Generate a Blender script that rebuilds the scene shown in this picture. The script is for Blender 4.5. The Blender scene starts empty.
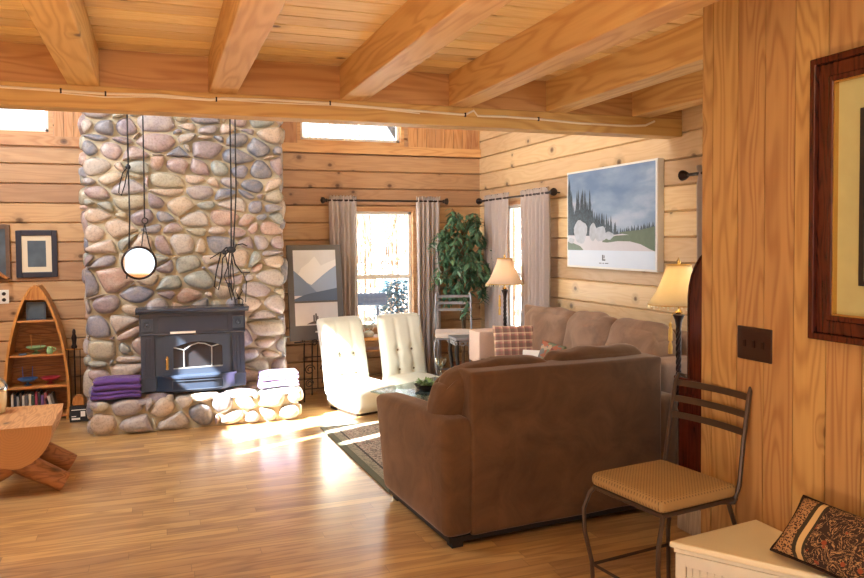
import bpy, bmesh, math, random
import numpy as np
from mathutils import Vector, Matrix, noise as mnoise
PI = math.pi
R = math.radians
scn = bpy.context.scene
C = scn.collection

# ------------------------------------------------------------------ camera
cam_d = bpy.data.cameras.new('camera'); cam = bpy.data.objects.new('camera', cam_d); C.objects.link(cam)
yaw, pitch, roll = R(20), R(2.0), -.008
F = Vector((math.sin(yaw)*math.cos(pitch), math.cos(yaw)*math.cos(pitch), -math.sin(pitch)))
R0 = Vector((math.cos(yaw), -math.sin(yaw), 0)); U0 = R0.cross(F)
Rr = R0*math.cos(roll) + U0*math.sin(roll); Uu = Rr.cross(F)
m = Matrix((Rr, Uu, -F)).transposed().to_4x4(); m.translation = (0, 0, 1.51)
cam.matrix_world = m
cam_d.sensor_width = 36; cam_d.lens = 36*752/864; cam_d.shift_y = -22.9/864
cam_d.clip_start = .05; cam_d.clip_end = 200
scn.camera = cam
# ------------------------------------------------------------------ world, sun, exposure
scn.view_settings.view_transform = 'Standard'; scn.view_settings.look = 'None'
scn.view_settings.gamma = 1; scn.view_settings.exposure = 0.58
w = bpy.data.worlds.new('sky'); scn.world = w; w.use_nodes = True
bg = w.node_tree.nodes['Background']; bg.inputs[0].default_value = (.76, .88, 1.0, 1); bg.inputs[1].default_value = 1.7
sun_d = bpy.data.lights.new('sun', 'SUN'); sun = bpy.data.objects.new('sun', sun_d); C.objects.link(sun)
sun_d.energy = 60.0; sun_d.angle = R(.53); sun_d.color = (1, .97, .92)
sun.rotation_euler = Vector((-1.0, -.42, 1.0)).to_track_quat('Z', 'Y').to_euler()
sun.location = (-8, 2, 9)
dl_d = bpy.data.lights.new('gable_fill', 'AREA'); dl = bpy.data.objects.new('gable_fill', dl_d); C.objects.link(dl)  # added fill light inside the gable openings, supplements sun and sky
dl_d.shape = 'RECTANGLE'; dl_d.size = 1.7; dl_d.size_y = 1.7; dl_d.energy = 145; dl_d.color = (.86, .93, 1.0)
dl.location = (-2.12, 4.75, 3.6); dl.rotation_euler = Vector((-1.0, -.25, .55)).to_track_quat('Z', 'Y').to_euler()

# ------------------------------------------------------------------ material helpers
class NT:
    def __init__(s, name):
        s.m = bpy.data.materials.new(name); s.m.use_nodes = True
        s.t = s.m.node_tree; s.n = s.t.nodes; s.b = s.n['Principled BSDF']
    def new(s, typ, **kw):
        nd = s.n.new(typ)
        for k, v in kw.items(): setattr(nd, k, v)
        return nd
    def link(s, a, b): s.t.links.new(a, b)
    def setv(s, sock, v):
        if isinstance(v, (int, float)): sock.default_value = v
        elif isinstance(v, (tuple, list)): sock.default_value = v
        else: s.link(v, sock)
    def math(s, op, a, b=0.0, c=0.0, clamp=False):
        nd = s.new('ShaderNodeMath', operation=op, use_clamp=clamp)
        for i, v in enumerate((a, b, c)): s.setv(nd.inputs[i], v)
        return nd.outputs[0]
    def mix(s, f, a, b, blend='MIX'):
        nd = s.new('ShaderNodeMix', data_type='RGBA', blend_type=blend)
        s.setv(nd.inputs[0], f); s.setv(nd.inputs[6], col4(a)); s.setv(nd.inputs[7], col4(b))
        return nd.outputs[2]
    def ramp(s, f, stops, interp='LINEAR'):
        nd = s.new('ShaderNodeValToRGB'); cr = nd.color_ramp; cr.interpolation = interp
        while len(cr.elements) < len(stops): cr.elements.new(.5)
        for e, (p, c) in zip(cr.elements, stops): e.position = p; e.color = col4(c)
        s.setv(nd.inputs[0], f)
        return nd.outputs[0]
    def noise(s, vec, scale, detail=3, rough=.5, dist=0.):
        nd = s.new('ShaderNodeTexNoise'); nd.inputs['Scale'].default_value = scale
        nd.inputs['Detail'].default_value = detail; nd.inputs['Roughness'].default_value = rough
        nd.inputs['Distortion'].default_value = dist
        if vec is not None: s.link(vec, nd.inputs['Vector'])
        return nd.outputs['Fac']
    def voro(s, vec, scale, out='Distance', dim='3D'):
        nd = s.new('ShaderNodeTexVoronoi', voronoi_dimensions=dim); nd.inputs['Scale'].default_value = scale
        if vec is not None: s.link(vec, nd.inputs['Vector'])
        return nd.outputs[out]
    def obj(s): return s.new('ShaderNodeTexCoord').outputs['Object']
    def sep(s, v):
        nd = s.new('ShaderNodeSeparateXYZ'); s.link(v, nd.inputs[0]); return nd.outputs
    def comb(s, x, y, z):
        nd = s.new('ShaderNodeCombineXYZ')
        for i, v in enumerate((x, y, z)): s.setv(nd.inputs[i], v)
        return nd.outputs[0]
    def white(s, v):
        nd = s.new('ShaderNodeTexWhiteNoise'); nd.noise_dimensions = '3D'; s.link(v, nd.inputs['Vector'])
        return nd.outputs['Value']
    def bump(s, h, strength=.3, dist=.01):
        nd = s.new('ShaderNodeBump'); nd.inputs['Strength'].default_value = strength
        nd.inputs['Distance'].default_value = dist; s.link(h, nd.inputs['Height'])
        s.link(nd.outputs[0], s.b.inputs['Normal'])
    def color(s, v): s.setv(s.b.inputs['Base Color'], v if not isinstance(v, tuple) else col4(v))
    def rough(s, v): s.setv(s.b.inputs['Roughness'], v)
    def spec(s, v): s.b.inputs['Specular IOR Level'].default_value = v
def col4(c):
    if isinstance(c, (tuple, list)): return (c[0], c[1], c[2], 1)
    return c
def srgb(r, g, b):
    f = lambda c: (c/255/12.92) if c <= 10 else ((c/255+.055)/1.055)**2.4
    return (f(r), f(g), f(b))

def wood(name, light, dark, grain=0, stack=2, w=.172, off=0., normal=1, knots=.5, rough=.45, ring=9., var=.18,
         gs=1.0, seg=0., knotcol=(.09, .035, .012), coat=0., contrast=1.):
    """boards running along axis grain, stacked along axis stack."""
    n = NT(name); co = n.obj(); s = n.sep(co)
    idx = n.math('FLOOR', n.math('DIVIDE', n.math('SUBTRACT', s[stack], off), w)) if w else None
    if w:
        r1 = n.white(n.comb(idx, 3.7, 1.3))
        if seg:
            i2 = n.math('FLOOR', n.math('ADD', n.math('DIVIDE', s[grain], seg), n.math('MULTIPLY', r1, 9.)))
            r1 = n.white(n.comb(idx, i2, 5.1))
    else:
        r1 = n.new('ShaderNodeObjectInfo').outputs['Random']
    # stretched coordinates
    g = n.math('ADD', n.math('MULTIPLY', s[grain], .9*gs), n.math('MULTIPLY', r1, 37.))
    st = n.math('ADD', n.math('MULTIPLY', s[stack], 7.*gs), n.math('MULTIPLY', r1, 11.))
    nm = n.math('MULTIPLY', s[normal], 7.*gs)
    v = n.comb(g, st, nm)
    # knots
    kv = n.comb(n.math('ADD', s[grain], n.math('MULTIPLY', r1, 5.)), n.math('MULTIPLY', n.math('ADD', s[stack], s[normal]), 1.25), 0.)
    kd = n.voro(kv, 3.6, dim='2D')
    kr = n.voro(kv, 3.6, 'Color', dim='2D')
    ks = n.sep(kr)
    size = n.math('MULTIPLY', n.math('GREATER_THAN', ks[0], 1-knots), n.math('ADD', .05, n.math('MULTIPLY', ks[1], .07)))
    kf = n.math('SUBTRACT', 1., n.math('DIVIDE', kd, n.math('MAXIMUM', size, .0001)), clamp=True)
    halo = n.math('SUBTRACT', 1., n.math('DIVIDE', kd, n.math('MAXIMUM', n.math('MULTIPLY', size, 2.8), .0001)), clamp=True)
    base = n.noise(v, 1.1, 2, .5, .3)
    rings = n.math('MULTIPLY_ADD', n.math('SINE', n.math('MULTIPLY', n.math('ADD', base, n.math('MULTIPLY', halo, .12)), ring*6.283)), .5, .5)
    rings = n.math('POWER', rings, 1.7)
    fine = n.noise(n.comb(n.math('MULTIPLY', g, 2.), n.math('MULTIPLY', st, 9.), n.math('MULTIPLY', nm, 9.)), 2.0, 3, .6)
    f = n.math('ADD', n.math('MULTIPLY', rings, .55*contrast), n.math('MULTIPLY', n.math('SUBTRACT', fine, .35), .55), clamp=True)
    c = n.mix(f, light, dark)
    c = n.mix(n.math('MULTIPLY', halo, .55), c, tuple(.5*a for a in dark))
    c = n.mix(n.math('POWER', kf, .45), c, knotcol)
    hs = n.new('ShaderNodeHueSaturation')
    n.link(n.math('ADD', 1-var, n.math('MULTIPLY', r1, 2*var)), hs.inputs['Value'])
    n.link(n.math('ADD', .494, n.math('MULTIPLY', r1, .012)), hs.inputs['Hue'])
    n.link(c, hs.inputs['Color'])
    out = hs.outputs[0]
    if seg:   # thin dark joints between strips (real gaps in the flooring)
        fr = n.math('FRACT', n.math('DIVIDE', n.math('SUBTRACT', s[stack], off), w))
        j = n.math('LESS_THAN', n.math('MINIMUM', fr, n.math('SUBTRACT', 1., fr)), .022)
        fr2 = n.math('FRACT', n.math('ADD', n.math('DIVIDE', s[grain], seg), n.math('MULTIPLY', n.white(n.comb(idx, 3.7, 1.3)), 9.)))
        j2 = n.math('LESS_THAN', fr2, .0022)
        j = n.math('MAXIMUM', j, j2)
        out = n.mix(n.math('MULTIPLY', j, .5), out, (.06, .022, .008))
    n.color(out); n.rough(rough)
    n.bump(n.math('ADD', f, n.math('MULTIPLY', kf, .6)), .12, .002)
    if coat:
        n.b.inputs['Coat Weight'].default_value = coat; n.b.inputs['Coat Roughness'].default_value = .22
    return n.m

def plain(name, c, rough=.5, metal=0., spec=.5, nz=0., nscale=20., bump=0., bscale=60., emit=None, sheen=0., sub=0.):
    n = NT(name); co = n.obj()
    if nz:
        f = n.noise(co, nscale, 3)
        n.color(n.mix(f, tuple(a*(1-nz) for a in c), tuple(min(1, a*(1+nz)) for a in c)))
    else: n.color(tuple(c))
    n.rough(rough); n.b.inputs['Metallic'].default_value = metal; n.spec(spec)
    if bump: n.bump(n.noise(co, bscale, 3), bump, .004)
    if sheen:
        n.b.inputs['Sheen Weight'].default_value = sheen; n.b.inputs['Sheen Roughness'].default_value = .4
        n.b.inputs['Sheen Tint'].default_value = (1, .85, .7, 1)
    if emit:
        n.b.inputs['Emission Color'].default_value = col4(emit[0]); n.b.inputs['Emission Strength'].default_value = emit[1]
    return n.m

M = {}
# pine tones
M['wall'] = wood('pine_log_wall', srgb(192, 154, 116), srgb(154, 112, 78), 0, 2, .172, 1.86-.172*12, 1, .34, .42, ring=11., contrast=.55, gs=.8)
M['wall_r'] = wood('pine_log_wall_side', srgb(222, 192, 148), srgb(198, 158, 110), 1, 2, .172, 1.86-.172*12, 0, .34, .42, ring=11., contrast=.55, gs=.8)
M['ceil'] = wood('pine_ceiling_boards', srgb(234, 206, 148), srgb(206, 164, 102), 0, 1, .14, 4.09-.14*60, 2, .3, .5, var=.14, ring=10., contrast=.5)
M['joist'] = wood('pine_beam', srgb(218, 178, 112), srgb(186, 134, 72), 1, 2, 0, 0, 0, .2, .5, gs=.8, var=.06)
M['beam'] = wood('pine_cross_beam', srgb(208, 164, 98), srgb(176, 122, 64), 0, 2, 0, 0, 1, .15, .5, gs=.8, var=.03)
M['block'] = wood('pine_blocking', srgb(198, 150, 92), srgb(166, 110, 60), 0, 2, 0, .0, 1, .15, .5, gs=.8, var=.08)
M['part'] = wood('pine_panelling', srgb(188, 146, 90), srgb(146, 98, 52), 2, 1, .137, 2.44-.137*30, 0, .12, .4, ring=20., gs=.62, contrast=1.0, var=.10)
M['trimw'] = wood('pine_trim', srgb(212, 166, 116), srgb(184, 126, 78), 0, 2, 0, 0, 1, .2, .45)
M['trimv'] = wood('pine_trim_vertical', srgb(206, 156, 106), srgb(174, 114, 66), 2, 0, .14, 0, 1, .2, .45)
M['floor'] = wood('oak_strip_floor', srgb(198, 158, 104), srgb(148, 106, 60), 0, 1, .083, 0, 2, .0, .30, ring=5., var=.22, seg=1.1, coat=.7, gs=1.2)
M['woodo'] = wood('honey_wood', srgb(206, 146, 78), srgb(164, 98, 40), 2, 0, 0, 0, 1, .1, .4, gs=2.)
M['woodx'] = wood('shelf_wood', srgb(196, 132, 70), srgb(150, 86, 36), 0, 2, 0, 0, 1, .1, .4, gs=2.)
M['log'] = wood('peeled_log', srgb(200, 150, 102), srgb(152, 100, 58), 1, 0, 0, 0, 2, .3, .5, gs=1.6)
M['logleg'] = wood('peeled_log_leg', srgb(176, 118, 72), srgb(116, 68, 36), 0, 1, 0, 0, 2, .3, .5, gs=1.6)
M['cherry'] = wood('dark_cherry', srgb(96, 40, 24), srgb(56, 20, 12), 2, 1, 0, 0, 0, 0, .25, gs=1.5)
M['mahog'] = wood('mahogany_frame', srgb(74, 26, 14), srgb(34, 10, 7), 2, 1, 0, 0, 0, 0, .25, gs=2.)
M['whitewash'] = wood('whitewashed_wood', srgb(196, 188, 174), srgb(150, 138, 122), 2, 1, 0, 0, 0, 0, .6, gs=2.)

def logend():
    n = NT('log_end_grain'); s = n.sep(n.obj())
    r = n.math('SQRT', n.math('ADD', n.math('POWER', s[0], 2.), n.math('POWER', n.math('SUBTRACT', s[2], .40), 2.)))
    f = n.math('MULTIPLY_ADD', n.math('SINE', n.math('MULTIPLY', n.math('ADD', r, n.math('MULTIPLY', n.noise(n.obj(), 6), .02)), 420.)), .12, .3)
    n.color(n.mix(f, srgb(200, 146, 88), srgb(168, 112, 62))); n.rough(.6); return n.m
M['logend'] = logend()

def stone_mat():
    n = NT('river_stone'); g = n.new('ShaderNodeNewGeometry').outputs['Random Per Island']; co = n.obj()
    cols = [(0, srgb(176, 168, 172)), (.09, srgb(206, 188, 164)), (.18, srgb(140, 142, 160)), (.27, srgb(212, 190, 168)),
            (.36, srgb(178, 156, 158)), (.45, srgb(190, 184, 160)), (.54, srgb(124, 130, 148)), (.62, srgb(214, 196, 182)),
            (.70, srgb(164, 174, 168)), (.78, srgb(198, 164, 150)), (.85, srgb(148, 134, 146)), (.92, srgb(200, 192, 184))]
    c = n.ramp(g, cols, 'CONSTANT')
    v = n.new('ShaderNodeVectorMath', operation='ADD'); n.link(co, v.inputs[0]); n.link(n.comb(n.math('MULTIPLY', g, 50.), 0., 0.), v.inputs[1])
    a = n.noise(v.outputs[0], 7, 5, .65, 1.5); b = n.noise(v.outputs[0], 60, 3, .6)
    c = n.mix(n.ramp(a, [(.35, (0, 0, 0)), (.65, (1, 1, 1))]), c, n.mix(.5, c, srgb(208, 198, 182)))
    c = n.mix(n.ramp(b, [(.45, (0, 0, 0)), (.75, (.45, .45, .45))]), c, srgb(92, 84, 82))
    n.color(n.mix(1., c, (.84, .83, .84), 'MULTIPLY')); n.rough(.33); n.bump(n.math('ADD', a, n.math('MULTIPLY', b, .4)), .35, .012)
    return n.m
M['stone'] = stone_mat()
M['mortar'] = plain('mortar', srgb(190, 178, 152), .9, nz=.18, nscale=30, bump=.6, bscale=80)
M['iron'] = plain('black_enamel_iron', srgb(56, 68, 88), .22, metal=.25, spec=.7)
M['iron2'] = plain('satin_iron', srgb(70, 82, 100), .35, metal=.4)
M['ironlight'] = plain('nickel_grille', srgb(190, 192, 190), .3, metal=.7)
M['chrome'] = plain('chrome', srgb(225, 228, 232), .12, metal=1.)
M['brass'] = plain('brass', srgb(214, 176, 108), .25, metal=.9)
M['black'] = plain('black_cord', srgb(28, 28, 34), .6)
M['bronze'] = plain('dark_bronze', srgb(52, 38, 34), .4, metal=.6)
M['stooliron'] = plain('brown_iron', srgb(78, 62, 50), .42, metal=.5, nz=.15)
M['stoolgrey'] = plain('pewter_iron', srgb(150, 150, 156), .35, metal=.5)
M['purple'] = plain('purple_terry', srgb(96, 66, 140), .95, nz=.12, nscale=90, bump=.8, bscale=260, sheen=.3)
M['lilac'] = plain('lilac_terry', srgb(176, 160, 206), .95, nz=.08, nscale=90, bump=.8, bscale=260, sheen=.3)
M['white'] = plain('white_paint', srgb(235, 234, 228), .5)
M['cream'] = plain('cream_enamel', srgb(232, 218, 178), .3)
M['mat'] = plain('cream_mat_board', srgb(226, 214, 190), .8)
M['navy'] = plain('blue_black_frame', srgb(36, 42, 60), .35)
M['greyframe'] = plain('grey_frame', srgb(92, 90, 90), .45)
M['rustic'] = plain('rustic_brown_frame', srgb(104, 78, 62), .6, nz=.3, nscale=40)
M['glassdark'] = plain('framed_dark_photo', srgb(82, 98, 112), .3, nz=.6, nscale=9, spec=.3)
M['mirror'] = plain('mirror_glass', (.9, .9, .88), .03, metal=1.)
M['paper'] = plain('white_paper', srgb(240, 238, 232), .7)
M['curtain'] = plain('taupe_curtain', srgb(196, 184, 180), .9, nz=.06, nscale=160, bump=.3, bscale=300, sheen=.2)
def addtrans(mt, f, c):
    t = mt.node_tree; out = t.nodes['Material Output']; b = t.nodes['Principled BSDF']
    tr = t.nodes.new('ShaderNodeBsdfTranslucent'); tr.inputs[0].default_value = col4(c)
    mx = t.nodes.new('ShaderNodeMixShader'); mx.inputs[0].default_value = f
    t.links.new(b.outputs[0], mx.inputs[1]); t.links.new(tr.outputs[0], mx.inputs[2]); t.links.new(mx.outputs[0], out.inputs[0])
addtrans(M['curtain'], .25, srgb(196, 182, 172))
def suede(name, c):
    n = NT(name); co = n.obj()
    a = n.noise(co, 5, 4, .6, .8); b = n.noise(co, 260, 2)
    n.color(n.mix(n.ramp(a, [(.35, (0, 0, 0)), (.68, (1, 1, 1))]), tuple(x*.78 for x in c), tuple(x*1.22 for x in c)))
    n.rough(.85); n.spec(.2); n.b.inputs['Sheen Weight'].default_value = .45; n.b.inputs['Sheen Roughness'].default_value = .35
    n.b.inputs['Sheen Tint'].default_value = (1, .8, .65, 1)
    n.bump(n.math('ADD', a, n.math('MULTIPLY', b, .15)), .25, .01); return n.m
M['suede'] = suede('brown_microsuede', srgb(102, 74, 50))
M['suede2'] = suede('rose_brown_microsuede', srgb(146, 118, 98))
M['lit_arm'] = plain('backlit_arm_tone', srgb(214, 190, 176), .95, nz=.1, nscale=90, bump=.5, bscale=150)  # paler than the sofa fabric: light on the far arm put into colour
M['tuft'] = plain('cream_leatherette', srgb(224, 226, 214), .42, nz=.04, nscale=14, bump=.08, bscale=40)
M['button'] = plain('dark_button', srgb(120, 112, 92), .5)
M['dark'] = plain('dark_foot', srgb(30, 22, 18), .6)
M['leaf'] = plain('ficus_leaf', srgb(84, 122, 92), .4, nz=.35, nscale=18)
M['leaf2'] = plain('fresh_leaf', srgb(120, 150, 90), .5, nz=.3, nscale=18)
M['bark'] = plain('bark', srgb(116, 92, 70), .8, nz=.3)
M['pot'] = plain('terracotta_pot', srgb(150, 92, 62), .7)
M['green'] = plain('green_dish', srgb(150, 190, 140), .3)
M['blue'] = plain('blue_dish', srgb(70, 120, 190), .3)
M['red'] = plain('red_dish', srgb(176, 58, 70), .3)
M['plate'] = plain('dark_switch_plate', srgb(44, 22, 14), .3, spec=.5)
M['outlet'] = plain('white_outlet', srgb(230, 228, 222), .4)
M['chestpaint'] = plain('cream_painted_wood', srgb(226, 214, 176), .4, nz=.04, nscale=6)
M['chestside'] = plain('antique_white_wood', srgb(214, 206, 184), .5, nz=.08, nscale=20)
M['wire'] = plain('white_cable', srgb(236, 222, 196), .5)
M['snow'] = plain('pale_ground', srgb(236, 236, 232), .9, nz=.05, nscale=2)
M['spruce'] = plain('blue_spruce', srgb(88, 124, 142), .8, nz=.3, nscale=9)
M['twig'] = plain('dry_leaves', srgb(150, 138, 124), .8, nz=.3, nscale=9)
M['outbar'] = plain('slate_log', srgb(70, 82, 104), .6, nz=.2)
M['eave'] = plain('eave_boards', srgb(112, 124, 144), .7)
M['beads'] = plain('pearl_beads', srgb(240, 226, 190), .25)
M['gold'] = plain('gold_tassel', srgb(214, 170, 84), .6, nz=.2, nscale=80)
def shade_mat():
    n = NT('lamp_shade_silk'); n.color(srgb(240, 226, 190)); n.rough(.8)
    addtrans(n.m, .55, srgb(250, 234, 200)); return n.m
M['shade'] = shade_mat()
M['shade_rose'] = shade_mat()
M['shade_rose'].name = 'lamp_shade_rose'
M['shade_rose'].node_tree.nodes['Principled BSDF'].inputs['Base Color'].default_value = col4(srgb(230, 214, 198))
[q for q in M['shade_rose'].node_tree.nodes if q.type == 'BSDF_TRANSLUCENT'][0].inputs[0].default_value = col4(srgb(242, 222, 200))
def bulb_mat():
    n = NT('lamp_bulb'); n.color((1, 1, 1)); n.b.inputs['Emission Color'].default_value = (1, .85, .6, 1)
    n.b.inputs['Emission Strength'].default_value = 14; return n.m
M['bulb'] = bulb_mat()
def glass_mat(name, tint=(1, 1, 1), refl=.08, rough=.0):
    m = bpy.data.materials.new(name); m.use_nodes = True; t = m.node_tree; t.nodes.clear()
    o = t.nodes.new('ShaderNodeOutputMaterial'); tr = t.nodes.new('ShaderNodeBsdfTransparent'); tr.inputs[0].default_value = col4(tint)
    gl = t.nodes.new('ShaderNodeBsdfGlossy'); gl.inputs['Roughness'].default_value = rough
    mx = t.nodes.new('ShaderNodeMixShader'); fw = t.nodes.new('ShaderNodeLayerWeight'); fw.inputs[0].default_value = .5
    fp_ = t.nodes.new('ShaderNodeMath'); fp_.operation = 'POWER'; fp_.inputs[1].default_value = 4.; t.links.new(fw.outputs['Facing'], fp_.inputs[0])
    fr = t.nodes.new('ShaderNodeMath'); fr.operation = 'MULTIPLY_ADD'; fr.inputs[1].default_value = .6; fr.inputs[2].default_value = refl*.5; t.links.new(fp_.outputs[0], fr.inputs[0])
    t.links.new(fr.outputs[0], mx.inputs[0]); t.links.new(tr.outputs[0], mx.inputs[1]); t.links.new(gl.outputs[0], mx.inputs[2])
    t.links.new(mx.outputs[0], o.inputs[0]); return m
M['pane'] = glass_mat('window_pane')
M['tableglass'] = glass_mat('table_glass', (.62, .76, .78), .28)
M['clear'] = glass_mat('clear_glass', (.86, .92, .9), .2)
M['stoveglass'] = plain('stove_glass', srgb(40, 40, 44), .06, spec=.8)
def fabric_dots(name, base, dot, sc):
    n = NT(name); co = n.obj(); d = n.voro(co, sc)
    f = n.noise(co, 9, 2)
    c = n.mix(f, tuple(a*.85 for a in base), tuple(a*1.12 for a in base))
    s = n.sep(co)
    gx = n.math('ABSOLUTE', n.math('SINE', n.math('MULTIPLY', n.math('ADD', s[0], s[1]), sc)))
    gy = n.math('ABSOLUTE', n.math('SINE', n.math('MULTIPLY', n.math('SUBTRACT', s[0], s[1]), sc)))
    n.color(n.mix(n.math('GREATER_THAN', n.math('MULTIPLY', gx, gy), .80), c, dot)); n.rough(.9)
    n.bump(n.noise(co, 300, 2), .2, .003); return n.m
M['seatfab'] = fabric_dots('tan_dotted_fabric', srgb(156, 124, 76), srgb(100, 78, 46), 210)
M['seatpale'] = plain('pale_seat_fabric', srgb(206, 192, 184), .8, nz=.05)
def plaid_mat():
    n = NT('plaid_fabric'); s = n.sep(n.obj())
    def band(v, fq, ph, th): return n.math('GREATER_THAN', n.math('SINE', n.math('ADD', n.math('MULTIPLY', v, fq), ph)), th)
    c = srgb(200, 150, 138)
    for ax in (0, 2):
        c = n.mix(n.math('MULTIPLY', band(s[ax], 105., 0., .2), .5), c, srgb(92, 80, 72))
        c = n.mix(n.math('MULTIPLY', band(s[ax], 105., 2.4, .86), .6), c, srgb(226, 206, 170))
        c = n.mix(n.math('MULTIPLY', band(s[ax], 210., 1.2, .92), .5), c, srgb(130, 40, 40))
    n.color(c); n.rough(.95); return n.m
M['plaid'] = plaid_mat()
def rug_mat():
    n = NT('woven_rug'); co = n.obj(); s = n.sep(co)
    d = n.voro(co, 26); e = n.noise(co, 34, 3, .6, 2.)
    c = n.mix(n.ramp(e, [(.42, (0, 0, 0)), (.52, (1, 1, 1))]), srgb(96, 86, 76), srgb(176, 158, 140))
    c = n.mix(n.math('LESS_THAN', d, .22), c, srgb(130, 84, 76))
    ex = n.math('SUBTRACT', .60, n.math('ABSOLUTE', s[0])); ey = n.math('SUBTRACT', .86, n.math('ABSOLUTE', s[1]))
    ed = n.math('MINIMUM', ex, ey)
    c = n.mix(n.math('LESS_THAN', ed, .10), c, n.mix(n.ramp(e, [(.45, (0, 0, 0)), (.5, (1, 1, 1))]), srgb(120, 114, 96), srgb(150, 140, 120)))
    c = n.mix(n.math('LESS_THAN', ed, .045), c, srgb(92, 92, 74))
    c = n.mix(n.math('LESS_THAN', n.math('ABSOLUTE', n.math('SUBTRACT', ed, .115)), .008), c, srgb(70, 66, 56))
    n.color(c); n.rough(.98); n.bump(e, .4, .004); return n.m
M['rug'] = rug_mat()
def brownpillow():
    n = NT('brown_tapestry'); co = n.obj(); s = n.sep(co)
    x = s[0]   # along the pillow length
    leop = n.mix(n.math('LESS_THAN', n.voro(co, 150), .45), srgb(176, 132, 84), srgb(58, 34, 22))
    v = n.noise(co, 26, 3, .6, 2.5)
    fl = n.mix(n.math('LESS_THAN', n.math('ABSOLUTE', n.math('SUBTRACT', v, .5)), .022), srgb(48, 28, 18), srgb(170, 130, 84))
    fl = n.mix(n.math('LESS_THAN', n.voro(co, 24), .2), fl, srgb(140, 66, 34))
    c = n.mix(n.math('GREATER_THAN', x, -.095), leop, fl)
    c = n.mix(n.math('LESS_THAN', n.math('ABSOLUTE', n.math('ADD', x, .105)), .022), c, srgb(52, 42, 24))
    c = n.mix(n.math('LESS_THAN', n.math('ABSOLUTE', n.math('ADD', x, .102)), .010), c, srgb(200, 168, 112))
    n.color(c); n.rough(.9); n.bump(n.noise(co, 250, 2), .3, .003); return n.m
M['tapestry'] = brownpillow()
def multi():
    n = NT('floral_print'); co = n.obj()
    c = n.ramp(n.sep(n.voro(co, 34, 'Color'))[0], [(0, srgb(170, 104, 78)), (.3, srgb(128, 132, 104)), (.5, srgb(186, 160, 134)), (.7, srgb(140, 84, 70)), (.85, srgb(124, 122, 118))], 'CONSTANT')
    n.color(c); n.rough(.9); return n.m
M['floral'] = multi()

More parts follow.
